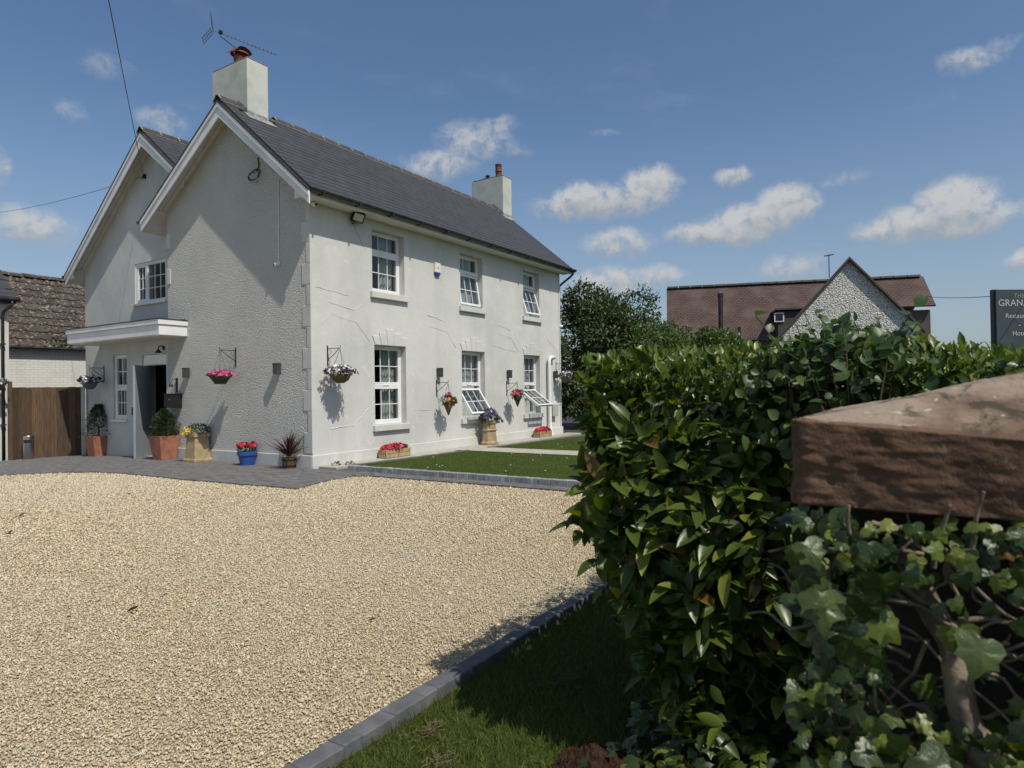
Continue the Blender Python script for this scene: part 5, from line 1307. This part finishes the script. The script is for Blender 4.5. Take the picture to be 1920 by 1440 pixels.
# local frame: x along ridge, y = away/towards: rotated empty has y axis = left of x ; towards viewer is -y here
sgn = 1 if Vector((-ax_.y, ax_.x, 0)).dot(ay_) > 0 else -1
Y = lambda v: sgn * v
RZn, LNn = 5.47, 9.41
def uvquad(name, pts, parent, mat='plain_tile', th=.06):
    me = bpy.data.meshes.new(name); P = [Vector(p) for p in pts]; nrm = (P[1] - P[0]).cross(P[3] - P[0]).normalized()
    if nrm.z < 0: nrm = -nrm
    vs = P + [p - nrm * th for p in P]; n = len(P)
    fs = [tuple(range(n)), tuple(range(2 * n - 1, n - 1, -1))] + [(i, n + i, n + (i + 1) % n, (i + 1) % n) for i in range(n)]
    me.from_pydata([tuple(v) for v in vs], [], fs); me.materials.append(MATS[mat])
    uv = me.uv_layers.new(); e1 = (P[1] - P[0]).normalized(); e2 = nrm.cross(e1)
    for lp in me.loops: v = Vector(me.vertices[lp.vertex_index].co) - P[0]; uv.data[lp.index].uv = (v.dot(e1), v.dot(e2))
    return link(name, me, parent)
ey, ez = 2.05, 3.15
uvquad('roof', [(0, Y(ey), ez), (7.4, Y(ey), ez), (7.4, 0, RZn), (0, 0, RZn)], nbh)
uvquad('roof', [(7.4, Y(1.15), RZn - 1.22), (LNn, Y(1.15), RZn - 1.22), (LNn, 0, RZn), (7.4, 0, RZn)], nbh)
uvquad('roof', [(0, Y(-2.4), 3.0), (LNn, Y(-2.4), 3.0), (LNn, 0, RZn), (0, 0, RZn)], nbh)
MB().box(.15, LNn - .15, min(Y(1.6), Y(-2.2)), max(Y(1.6), Y(-2.2)), -.5, 3.1).build('wall', 'pebbledash_far', nbh)
MB().box(7.5, LNn - .1, min(Y(.9), Y(-2)), max(Y(.9), Y(-2)), 3.1, RZn - 1.35).build('wall', 'neighbour_trim', nbh)  # dark colour stands for the shade under the raised eave
MB().prism([(.0, Y(-2.2), 3.0), (.0, Y(1.95), 3.2), (.0, 0, RZn - .1)], (.1, 0, 0)).build('wall', 'pebbledash_far', nbh)
nr_me = MB().prism([(0, .13 * cos(pi * k / 6), .09 * sin(pi * k / 6)) for k in range(7)], (.44, 0, 0)).mesh('ridge_tile', 'ridge')
for k in range(20): link('ridge_tile', nr_me, nbh, (.02 + k * .465, 0, RZn - .01), (0, random.uniform(-.01, .01), 0))
gx_, gy_, hw_ = 5.65, 4.67, 2.35; gb_ = RZn - 2.66
gab = MB(); gab.prism([(gx_ - hw_, Y(gy_), gb_), (gx_ + hw_, Y(gy_), gb_), (gx_, Y(gy_), RZn)], (0, Y(-.2), 0)); gab.box(gx_ - hw_ + .1, gx_ + hw_ - .1, min(Y(gy_ - .002), Y(1.2)), max(Y(gy_ - .002), Y(1.2)), -.5, gb_ + .02)
gab.build('gable', 'pebbledash_far', nbh)
for s_ in (-1, 1):
    uvquad('roof', [(gx_ + s_ * (hw_ + .15), Y(gy_ + .12), gb_ - .13), (gx_ + .8 + s_ * (hw_ + .15), Y(0), gb_ - .13), (gx_ + .8, Y(0), RZn + .03), (gx_, Y(gy_ + .12), RZn + .03)], nbh)
    MB().prism([(gx_ + s_ * (hw_ + .15), Y(gy_ + .125), gb_ - .12), (gx_, Y(gy_ + .125), RZn + .05), (gx_, Y(gy_ + .125), RZn - .03), (gx_ + s_ * (hw_ + .15), Y(gy_ + .125), gb_ - .20)], (0, Y(.03), 0)).build('verge_board', 'neighbour_trim', nbh)
MB().box(3.85, gx_ - .4, min(Y(1.2), Y(2.5)), max(Y(1.2), Y(2.5)), ez - .2, 4.10).build('dormer', 'neighbour_trim', nbh)
MB().box(3.72, 4.05, min(Y(2.49), Y(2.54)), max(Y(2.49), Y(2.54)), 3.72, 4.05).build('dormer_window', 'upvc', nbh)
MB().box(3.76, 4.01, min(Y(2.53), Y(2.545)), max(Y(2.53), Y(2.545)), 3.76, 4.01).build('pane', 'lens', nbh)
MB().box(3.8, gx_, min(Y(.55), Y(2.62)), max(Y(.55), Y(2.62)), 4.14, 4.20).build('dormer_roof', 'neighbour_trim', nbh)
MB().tube([(1.9, Y(2.35), 2.9), (1.9, Y(2.35), 4.72)], .085, 12).tube([(1.9, Y(2.35), 4.72), (1.9, Y(2.35), 4.86)], .10, 12).build('flue', 'gutter_black', nbh)
MB().tube([(1.9, Y(2.35), 4.862), (1.9, Y(2.35), 4.90)], .09, 12).build('flue_cap', 'steel', nbh)
MB().tube([(2.55, Y(2.3), 3.0), (2.55, Y(2.3), 3.62)], .05, 10).build('vent_pipe', 'gutter_black', nbh)
MB().tube([(0, Y(ey + .08), ez - .02), (7.4, Y(ey + .08), ez - .02)], .06, 8).build('gutter', 'gutter_black', nbh)
am = MB().tube([(5.55, Y(2.6), 5.2), (5.55, Y(2.6), 6.0)], .018, 6); am.tube([(5.4, Y(2.6), 5.98), (5.7, Y(2.6), 6.02)], .03, 6); am.build('aerial', 'aerial', nbh)
# sign board
sg = thing('sign_board', 'dark slate-blue restaurant and hotel sign board standing above the hedge at the right edge', 'sign', (5.965, -11.125, 0)); sg.rotation_euler = (0, 0, atan2(right_l.y, right_l.x) + radians(4))
MB().box(-.415, .415, -.02, .02, 1.25, 3.05).build('panel', 'sign_panel', sg)
for x in (-.39, .39): MB().box(x - .04, x + .04, .021, .10, -.3, 3.06).build('post', 'sign_panel', sg)
def text(s, size, x, z, mat, parent, y=-.0235, sp=1.0):
    c = bpy.data.curves.new('lettering', 'FONT'); c.body = s; c.size = size; c.align_x = 'CENTER'; c.extrude = .0012; c.space_character = sp; c.resolution_u = 3
    o = bpy.data.objects.new('tmp', c); COL.objects.link(o); dg = bpy.context.evaluated_depsgraph_get(); me = bpy.data.meshes.new_from_object(o.evaluated_get(dg)); bpy.data.objects.remove(o)
    me.materials.clear(); me.materials.append(MATS[mat]); me.name = 'lettering'
    return link('lettering', me, parent, (x, y, z), (pi / 2, 0, 0))
text('THE', .105, 0, 2.905, 'sign_ink_dim', sg); text('GRANARY', .165, 0, 2.765, 'sign_ink', sg, sp=1.0)
text('Restaurant', .118, 0, 2.555, 'sign_ink', sg); text('-', .13, 0, 2.40, 'sign_ink', sg); text('Hotel', .118, 0, 2.25, 'sign_ink', sg)

def tree(name, label, loc, blobs, leaf, n, size, mat, trunk_h, trunk_r, group=None):
    t = thing(name, label, 'tree' if 'tree' in name else 'shrub', loc, group)
    tb = MB(); tb.tube([(0, 0, -.2), (.05, .03, trunk_h * .5), (0, .1, trunk_h)], [trunk_r, trunk_r * .8, trunk_r * .5], 10)
    for (c, r) in blobs[:7]:
        c = Vector(c); tb.tube([(0, .05, trunk_h * .7), (c * .5 + Vector((0, 0, trunk_h * .45))), c], [trunk_r * .45, trunk_r * .3, trunk_r * .08], 6)
    tb.build('trunk', 'bark', t, smooth=True)
    w = np.array([np.prod(r) ** (2 / 3) for _, r in blobs]); w /= w.sum()
    ps, ds = [], []
    for (c, r), k in zip(blobs, RNG.multinomial(n, w)):
        d = rnd3(k); rad = RNG.random(k) ** .28
        # clumps: pull leaves towards random spray centres on each lobe
        m_ = 26; cen = rnd3(m_) * RNG.uniform(.72, 1.06, (m_, 1)); idx = RNG.integers(0, m_, k); mixf = RNG.random(k) < .75
        q = np.where(mixf[:, None], cen[idx] + RNG.normal(0, .17, (k, 3)), d * rad[:, None])
        ps.append(q * np.array(r) + np.array(c)); ds.append(unit(q))
    P = np.concatenate(ps); d = np.concatenate(ds); k = len(P)
    o = scatter('crown', SMALL[0], SMALL[1], P, frames(d + rnd3(k) * 1.0, d * .4 + np.array([0, 0, .7]) + rnd3(k) * .7), size * RNG.uniform(.6, 1.3, k), mat, t); return t
def blobset(w, h, z0, n, seed, r=.34):
    g = random.Random(seed); out = []
    for k in range(n):
        a = g.uniform(0, 2 * pi); q = g.random() ** .5; zz = g.random()
        rr = r * w * g.uniform(.75, 1.2); out.append(((q * w * .62 * cos(a) * (1 - .35 * zz), q * w * .62 * sin(a) * (1 - .35 * zz), z0 + (h - z0) * (.12 + .80 * zz) - rr * .2), (rr, rr, rr * .8)))
    return out
tree('dense_tree', 'dense dark green tree rising behind the far end of the house', (15.4, 1.15, 0), blobset(3.3, 5.5, .3, 30, 3, .28), SMALL, 30000, .17, 'leaf_tree', 2.0, .16, 'trees behind the house')
tree('dense_tree', 'low dark tree filling the gap between the house end and the hedge', (13.2, 2.0, 0), blobset(1.5, 3.3, .1, 12, 8, .36), SMALL, 9000, .15, 'leaf_tree', 1.2, .12, 'trees behind the house')
tree('leafy_shrub', 'bright green loose shrub showing above the hedge before the dark tree', (6.6, -4.5, 0), blobset(1.25, 3.0, .3, 16, 5, .34), SMALL, 9000, .10, 'leaf_bush', 1.0, .05, 'garden shrubs')
tree('leafy_shrub', 'second bright green shrub nearer the brown roof, above the hedge', (7.6, -5.35, 0), blobset(1.0, 3.15, .3, 12, 6, .34), SMALL, 7000, .10, 'leaf_bush', 1.0, .05, 'garden shrubs')
tree('leafy_shrub', 'low yellow-green shrub at the far foot of the house', (10.6, -.85, 0), blobset(.55, .85, .0, 8, 9, .42), SMALL, 2200, .08, 'leaf_bush', .3, .03, 'garden shrubs')

# ================================================================ HEDGE
HX, HY0, HY1 = -6.0, -8.63, -11.2
def lump(a, b): return .09 * np.sin(3.1 * a + 1.3 * np.sin(2.3 * b)) + .07 * np.sin(5.3 * b + 2.1 * a) + .04 * np.sin(11 * a + 7 * b)
def hedge_top(y, x): return 1.535 + .055 * np.sin(1.9 * y + .5) + .02 * np.sin(7 * y) + .02 * np.sin(2.2 * x)
hedge = thing('laurel_hedge', 'clipped laurel hedge with large glossy leaves right of the drive', 'hedge', (HX, HY0, 0))
HO = np.array([HX, HY0, 0.0])
hc = bmesh.new(); bmesh.ops.create_cube(hc, size=1)
bmesh.ops.subdivide_edges(hc, edges=hc.edges[:], cuts=9, use_grid_fill=True)
for v in hc.verts:
    x, y, z = v.co; X = HX + .28 + (x + .5) * 8.2; Yv = HY0 - .22 + (y - .5) * 2.3; Z = (z + .5) * 1.33 + .02
    tap = .16 * max(0, .55 - Z) ; v.co = (X + tap + .05 * sin(5 * Yv + 3 * Z) - HX, Yv - tap + .05 * sin(4 * X + 2 * Z) - HY0, Z)
me = bpy.data.meshes.new('shade_core'); hc.to_mesh(me); hc.free(); me.materials.append(MATS['hedge_shade_core']); link('shade_core', me, hedge)  # solid filler behind the leaves, inner shade put into its colour
PP, NN, SS = [], [], []
def add(P, N, S): PP.append(P); NN.append(N); SS.append(S)
n = 8800                                                  # end face, towards the viewer
y = RNG.uniform(HY1, HY0, n); z = RNG.uniform(.10, 1.0, n) ** .8 * 1.50
top = hedge_top(y, HX); z = z * top / 1.5
inw = RNG.random(n) ** 1.6 * .30 + .5 * np.clip(.55 - z, 0, 1)
x = HX + lump(y, z) + inw
sst = lambda t: np.clip(t, 0, 1) ** 2 * (3 - 2 * np.clip(t, 0, 1))
lim = HY0 - .17 * sst((1.05 - z) / .45) - .10 * np.clip(.6 - z, 0, 1) + .03 * np.sin(9 * z)
ok = y < lim + RNG.normal(0, .03, n)
P = np.stack([x, y, z], 1)[ok]; add(P, np.repeat([[-1, .1, .25]], len(P), 0), RNG.uniform(.075, .140, len(P)) * np.where(P[:, 2] > 1.28, .6, 1))
n = 5600                                                  # face towards the house
x = HX - .05 + RNG.random(n) ** 1.35 * 5.5; z = RNG.uniform(.1, 1.54, n); inw = RNG.random(n) ** 1.6 * .25 + .24 * sst((1.05 - z) / .45) + .15 * np.clip(.6 - z, 0, 1)
y = HY0 + .35 * lump(x, z) - inw - .08
add(np.stack([x, y, z], 1), np.repeat([[-.15, 1, .25]], n, 0), RNG.uniform(.075, .125, n))
n = 5200                                                  # top
x = HX + RNG.random(n) ** 1.2 * 5.5; y = RNG.uniform(HY1, HY0 - .02, n); z = hedge_top(y, x) - RNG.random(n) ** 1.5 * .16
add(np.stack([x, y, z], 1), np.repeat([[-.2, .1, 1]], n, 0), RNG.uniform(.040, .075, n))
P, Nn, S = np.concatenate(PP), np.concatenate(NN), np.concatenate(SS); k = len(P)
axd = unit(Nn) * .55 + rnd3(k) * .78 + np.array([0, 0, .12]); nrd = unit(Nn) * .55 + np.array([0, 0, .55]) + rnd3(k) * .45
R = frames(axd, nrd); rv = RNG.random(k)
dcam = np.linalg.norm(P - np.array(CAM), axis=1)
v = P - np.array(CAM); fx = v @ np.array(rgt); fy = v @ np.array(fwd); fz = v @ np.array(upv)
pxl = 960 + FPX * fx / fy; pyl = 720 - FPX * fz / fy
front = (pxl > 1085) & (pxl < 1500) & (pyl > 640) & (pyl < 1400) & (P[:, 0] < HX + lump(P[:, 1], P[:, 2]) + .045 + .5 * np.clip(.55 - P[:, 2], 0, 1))
order = np.argsort(np.where(front, dcam, 99)); pick = order[:300]; pick = pick[front[pick]]
laurel_me = fast('leaf', *[np.array(a) for a in LAUREL], 'leaf_laurel', None, np.zeros(len(LAUREL[1])), True, True)
for i in pick:
    M = Matrix(((R[i][0][0], R[i][0][1], R[i][0][2]), (R[i][1][0], R[i][1][1], R[i][1][2]), (R[i][2][0], R[i][2][1], R[i][2][2])))
    link('leaf', laurel_me, hedge, P[i] - HO, M.to_euler(), (S[i],) * 3)
msk = np.ones(k, bool); msk[pick] = False
nearm = msk & (dcam < 4.2)
o = scatter('leaves', *LAUREL, P[nearm] - HO, R[nearm], S[nearm], 'leaf_laurel', hedge, rv[nearm], True); o['kind'] = 'stuff'
far = msk & ~nearm
o = scatter('leaves', *LAUREL_LOW, P[far] - HO, R[far], S[far], 'leaf_laurel', hedge, rv[far]); o['kind'] = 'stuff'
# new upright growth along the clipped top
n = 6500; y = RNG.uniform(HY1, HY0 + .02, n); x = HX - .02 + RNG.random(n) ** 1.8 * 3.5; z = hedge_top(y, x) - .13 + RNG.random(n) ** 1.3 * .15
P = np.stack([x, y, z], 1) - HO; ax2 = np.stack([RNG.normal(0, .5, n), RNG.normal(0, .5, n), np.ones(n)], 1)
o = scatter('new_leaves', *LAUREL_LOW, P, frames(ax2, rnd3(n) + np.array([-.6, 0, .5])), RNG.uniform(.024, .058, n), 'leaf_laurel_new', hedge); o['kind'] = 'stuff'
# a few long pale shoots standing out of the end face
for (yy_, zz_, s_) in ((-9.02, 1.02, .13), (-9.03, .92, .125), (-9.16, .74, .14), (-9.02, .60, .12), (-9.10, .585, .12), (-9.22, 1.30, .12), (-8.80, 1.28, .11)):
    sh = MB().tube([(.12, yy_ - HY0 - .10, zz_ - .12), (0.0, yy_ - HY0 - .04, zz_ - .03), (-.07, yy_ - HY0, zz_)], [.006, .0045, .003], 5).build('shoot', 'twig', hedge)
    for kk in range(4):
        a = Vector((-.55, random.uniform(.2, .9), random.uniform(-.1, .4))); 
        q = frames(np.array([list(a)]), np.array([[-.2, 0, 1.0]]) + rnd3(1) * .3)[0]
        lo = link('leaf', fast('leaf', *[np.array(a_) for a_ in LAUREL], 'leaf_laurel_new', None, np.zeros(len(LAUREL[1])), True, True) if kk == 0 and not hasattr(hedge, '_x') and 'leaf_new' not in bpy.data.meshes else bpy.data.meshes.get('leaf_new') or laurel_me, sh, (-.06 + .015 * kk, yy_ - HY0 - .012 * kk, zz_ - .02 * kk), Matrix([list(r_) for r_ in q]).to_euler(), (s_ * random.uniform(.75, 1.05),) * 3)
        if kk == 0 and 'leaf_new' not in bpy.data.meshes: lo.data.name = 'leaf_new'
# twigs
tw = MB()
for _ in range(120):
    y0, z0 = random.uniform(HY1, HY0 - .1), random.uniform(.15, 1.45); x0 = HX + random.uniform(.05, .3)
    tw.tube([(x0 + .15 - HX, y0 - HY0, z0 - .15), (x0 - HX, y0 + random.uniform(-.1, .1) - HY0, z0), (x0 - .06 - HX, y0 + random.uniform(-.15, .15) - HY0, z0 + .1)], [.006, .004, .002], 4)
tw.build('twigs', 'twig', hedge)['kind'] = 'stuff'
# bramble growing through the top
br = thing('bramble', 'tangle of bramble shoots with rounded leaves growing through the top of the hedge', 'bramble', (HX + .06, -9.75, 1.45))
round_me = fast('leaf', *[np.array(a) for a in ROUND], 'leaf_bramble', None, np.zeros(len(ROUND[1])), True, True)
for kshoot in range(46):
    y0 = random.uniform(.0, .36); x0 = random.uniform(-.15, .35); h = random.uniform(.07, .25) * (1.0 if -.25 < y0 < .3 else .7); ly = random.uniform(-.12, .14); lx = random.uniform(-.12, .1)
    pts = [(x0, y0, -.10), (x0 + lx * .3, y0 + ly * .35, h * .5), (x0 + lx, y0 + ly, h)]
    st = MB().tube(pts, [.0035, .003, .0015], 5).build('shoot', 'twig', br)
    for kk in range(7):
        u = .25 + .75 * kk / 6; p = Vector(pts[0]).lerp(Vector(pts[1]), u * 2) if u < .5 else Vector(pts[1]).lerp(Vector(pts[2]), u * 2 - 1)
        a = np.array([[random.uniform(-1, 1), random.uniform(-1, 1), random.uniform(-.1, .7)]]); q = frames(a, np.array([[-.5, -.2, .8]]) + rnd3(1) * .5)[0]
        link('leaf', round_me, st, p, Matrix([list(r_) for r_ in q]).to_euler(), (random.uniform(.035, .062),) * 3)
n = 2600; y = RNG.uniform(-.80, .45, n); x = RNG.uniform(-.22, .5, n); z = -.28 + RNG.random(n) * (.34 + .12 * np.exp(-((y - .1) / .22) ** 2)) + .04 * np.sin(6 * y)
o = scatter('foliage', *ROUND, np.stack([x, y, z], 1), frames(rnd3(n) + np.array([-.3, 0, .2]), np.array([-.5, -.1, .7]) + rnd3(n) * .6), RNG.uniform(.028, .058, n), 'leaf_bramble', br, None, True); o['kind'] = 'stuff'

# ================================================================ PILLAR, IVY, SOIL HEAP
PX, PY = -7.41, -9.68
pil = thing('gate_pillar', 'old gate pillar with thick red sandstone cap in the right foreground', 'pillar', (PX + .27, PY - .29, 0))
from mathutils import noise as mnoise
bm = bmesh.new(); bmesh.ops.create_cube(bm, size=1); bmesh.ops.subdivide_edges(bm, edges=bm.edges[:], cuts=60, use_grid_fill=True)
for v in bm.verts:
    x, y, z = v.co.x * 2, v.co.y * 2, v.co.z * 2
    rim = max(abs(x), abs(y)); rnd_ = 0
    Z = 1.268 + (z + 1) * .066
    Z -= .046 * (.5 - y / 2) * (z * .5 + .5) * rim * rim
    yp = (y + .35) / 1.35 if y > -.35 else (-.35 - y) / .65
    if z > .99: Z += .082 * (1 - max(abs(x), yp)) - .010 * max(0, (rim - .95) / .05) ** 2
    if z < -.99: Z += .012 * max(0, (rim - .95) / .05) ** 2
    sx = sy = 1.0
    if abs(z) > .93: sx = sy = 1 - .012 * ((abs(z) - .93) / .07) ** 2
    X, Y_ = x * .27 * sx, y * .29 * sy
    if abs(x) > .95 and abs(y) > .95: X *= .985; Y_ *= .985
    p = Vector((X * 9, Y_ * 9, Z * 11)); q = Vector((X * 34, Y_ * 34, Z * 40))
    k = .006 * mnoise.noise(p) + .0035 * mnoise.noise(q) + .0025 * mnoise.noise(q * 2.7)
    nrm = Vector((x if abs(x) > .99 else 0, y if abs(y) > .99 else 0, z * .6 if abs(z) > .99 else 0))
    v.co = Vector((X, Y_, Z)) + nrm * k
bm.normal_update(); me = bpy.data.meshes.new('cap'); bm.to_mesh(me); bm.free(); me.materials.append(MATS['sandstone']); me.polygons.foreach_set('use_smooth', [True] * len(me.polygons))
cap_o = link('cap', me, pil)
zc = 0.0; r = 0
while zc < 1.26:                                          # rough stone courses of the shaft
    h = .2; 
    for (a, b) in (((-.23, -.02), (.0, .23)) if r % 2 == 0 else ((-.23, .08), (.10, .23))):
        MB().box(-.13 + random.uniform(-.02, .02), .22, a + .004, b - .004, zc + .004, min(zc + h, 1.266) - .004).build('stone', 'shaft_stone', pil, bevel=.018)
    zc += h; r += 1
MB().box(-.125, .19, -.215, .215, 0, 1.262).build('core', 'shaft_stone', pil)
ivy = thing('ivy', 'ivy with woody stems and lobed leaves climbing the sandstone gate pillar', 'ivy', (PX, PY - .2, 0))
IO = np.array([PX, PY - .2, 0.0])
def stem(pts, r0, r1):
    n = len(pts); MB().tube(pts, [r0 + (r1 - r0) * i / (n - 1) for i in range(n)], 7).build('stem', 'ivy_stem', ivy, smooth=True)
def smooth_path(P):
    for _ in range(2): P = [P[0]] + [q for a, b in zip(P, P[1:]) for q in (a.lerp(b, .25), a.lerp(b, .75))] + [P[-1]]
    return P
def curve(p0, p1, n=7, amp=.02):
    p0, p1 = Vector(p0), Vector(p1); return smooth_path([p0.lerp(p1, i / (n - 1)) + Vector((random.uniform(-amp, amp) * .6, random.uniform(-amp, amp), random.uniform(-amp, amp))) * (0 < i < n - 1) for i in range(n)])
stem(curve((.03, .06, 1.22), (-.02, -.03, .98)), .016, .019); stem(curve((-.02, -.03, .98), (.0, -.10, .55)), .019, .024)
for _ in range(7):
    y0 = random.uniform(-.3, .02); stem(curve((.01, y0, random.uniform(1.1, 1.24)), (-.03, y0 + random.uniform(-.2, .12), random.uniform(.8, 1.0)), 6, .014), random.uniform(.006, .012), random.uniform(.003, .008))
stem(curve((.02, -.22, 1.24), (.01, -.15, .92)), .013, .022); stem(curve((.01, -.15, .92), (.02, -.10, .5)), .022, .026)
for _ in range(210):
    y0, z0 = random.uniform(-.38, .16), random.uniform(.75, 1.26)
    stem(curve((.0, y0, z0), (random.uniform(-.03, .05), y0 + random.uniform(-.16, .16), z0 + random.uniform(-.13, .08)), 6, .012), random.uniform(.002, .005), .0015)
for (yv, zv) in ((.02, 1.26), (-.02, 1.28), (.12, 1.25), (-.19, 1.26)):
    stem(curve((-.01, yv, zv - .06), (-.03, yv + random.uniform(-.03, .03), zv + .03), 4, .005), .004, .002)
ivy_me = [fast('leaf', *[np.array(a) for a in IVY], m_, None, np.zeros(len(IVY[1])), True, True) for m_ in ('leaf_ivy', 'leaf_ivy_new_sunlit')]
def ivyleaf(x, y, z, s, new, face=(-1, 0, .5)):
    a = np.array([[random.uniform(-.3, .3), random.uniform(-.8, .8), random.uniform(-1, .1)]]); q = frames(a, np.array([face], float) + rnd3(1) * .45)[0]
    link('leaf', ivy_me[1 if new else 0], ivy, (x, y, z), Matrix([list(r_) for r_ in q]).to_euler(), (s,) * 3)
def cluster(yc, zc, ry, rz_, n, s0, s1, pnew, x0=-.06):
    for _ in range(n):
        ivyleaf(x0 + random.uniform(-.03, .05), yc + random.gauss(0, ry), zc + random.gauss(0, rz_), random.uniform(s0, s1), random.random() < pnew)
def dens_ivy(y, z):
    d = .10
    if z > 1.19: d = .75
    if y > .08: d = max(d, .8)
    if z < 1.0: d = max(d, .75)
    if y < -.17: d = max(d, .6)
    return d * (.55 + .9 * (.5 + .5 * mnoise.noise(Vector((y * 14, z * 14, 3.1)))))
cnt = 0; spare = []
for _ in range(2300):
    y, z = random.uniform(-.5, .19), random.uniform(.62, 1.272)
    if random.random() > dens_ivy(y, z): continue
    s_ = random.uniform(.015, .032) if random.random() < .85 else random.uniform(.032, .052)
    bright = (z > 1.2 and y < -.12) or (z < 1.0 and y < .05) or (z > 1.24 and -.02 < y < .1)  # areas given mostly lighter leaves, painting sunlight onto the ivy
    x = random.uniform(-.10, .02) * (1 if z < 1.25 else .6)
    item = (x, y, z, s_, random.random() < (.68 if bright else .10))
    if cnt < 290 and .84 < z and y > -.32: ivyleaf(*item); cnt += 1
    else: spare.append(item)
for new in (0, 1):
    q = np.array([i[:4] for i in spare if int(i[4]) == new]); k_ = len(q)
    ax3 = np.stack([RNG.uniform(-.3, .3, k_), RNG.uniform(-.8, .8, k_), RNG.uniform(-1, .1, k_)], 1)
    o = scatter('leaves', *IVY, q[:, :3], frames(ax3, np.array([-1, 0, .5]) + rnd3(k_) * .5), q[:, 3], ('leaf_ivy', 'leaf_ivy_new_sunlit')[new], ivy, None, True); o['kind'] = 'stuff'
for (y, z, s_) in ((.15, 1.17, .062), (.12, 1.12, .068), (.165, 1.21, .05), (.04, .98, .062), (.09, .93, .055), (-.03, 1.14, .055), (.17, 1.235, .045)): ivyleaf(-.085, y, z, s_, False)
for _ in range(9): ivyleaf(random.uniform(.0, .3), random.uniform(.20, .23), random.uniform(1.12, 1.24), random.uniform(.04, .07), random.random() < .1, (0, 1, .4))
# ivy spreading on the ground at the hedge foot
gi = thing('ground_ivy', 'dark ivy carpet at the foot of the hedge beside the soil heap', 'ivy', (-6.0, -9.0, -.03))
gim = bpy.data.meshes.get('leaf')
for k_ in range(230):
    x, y = random.uniform(-.55, .35), random.uniform(-.55, .28)
    if x < -.25 and y > .05: continue
    z = .03 + .20 * random.random() * max(0, min(1, (x + .5)))
    a = np.array([[random.uniform(-1, 1), random.uniform(-1, 1), random.uniform(-.4, .3)]]); q = frames(a, np.array([[-.5, .1, .9]]) + rnd3(1) * .4)[0]
    link('leaf', ivy_me[1 if random.random() < .12 else 0], gi, (x, y, z), Matrix([list(r_) for r_ in q]).to_euler(), (random.uniform(.04, .085),) * 3)
bm = bmesh.new(); bmesh.ops.create_grid(bm, x_segments=70, y_segments=70, size=.34)
for v in bm.verts:
    r_ = v.co.length / .215
    v.co.z = .10 * max(0, 1 - r_) ** .8 * 1.25 - .02 + (random.uniform(-.008, .010) + .012 * sin(60 * v.co.x) * sin(53 * v.co.y + 30 * v.co.x)) * (r_ < 1.1)
me = bpy.data.meshes.new('soil_heap'); bm.to_mesh(me); bm.free(); me.materials.append(MATS['soil'])
tag(link('soil_heap', me, None, (-6.15, -8.73, -.045)), 'small heap of crumbly brown soil on the verge by the hedge foot', 'soil heap')
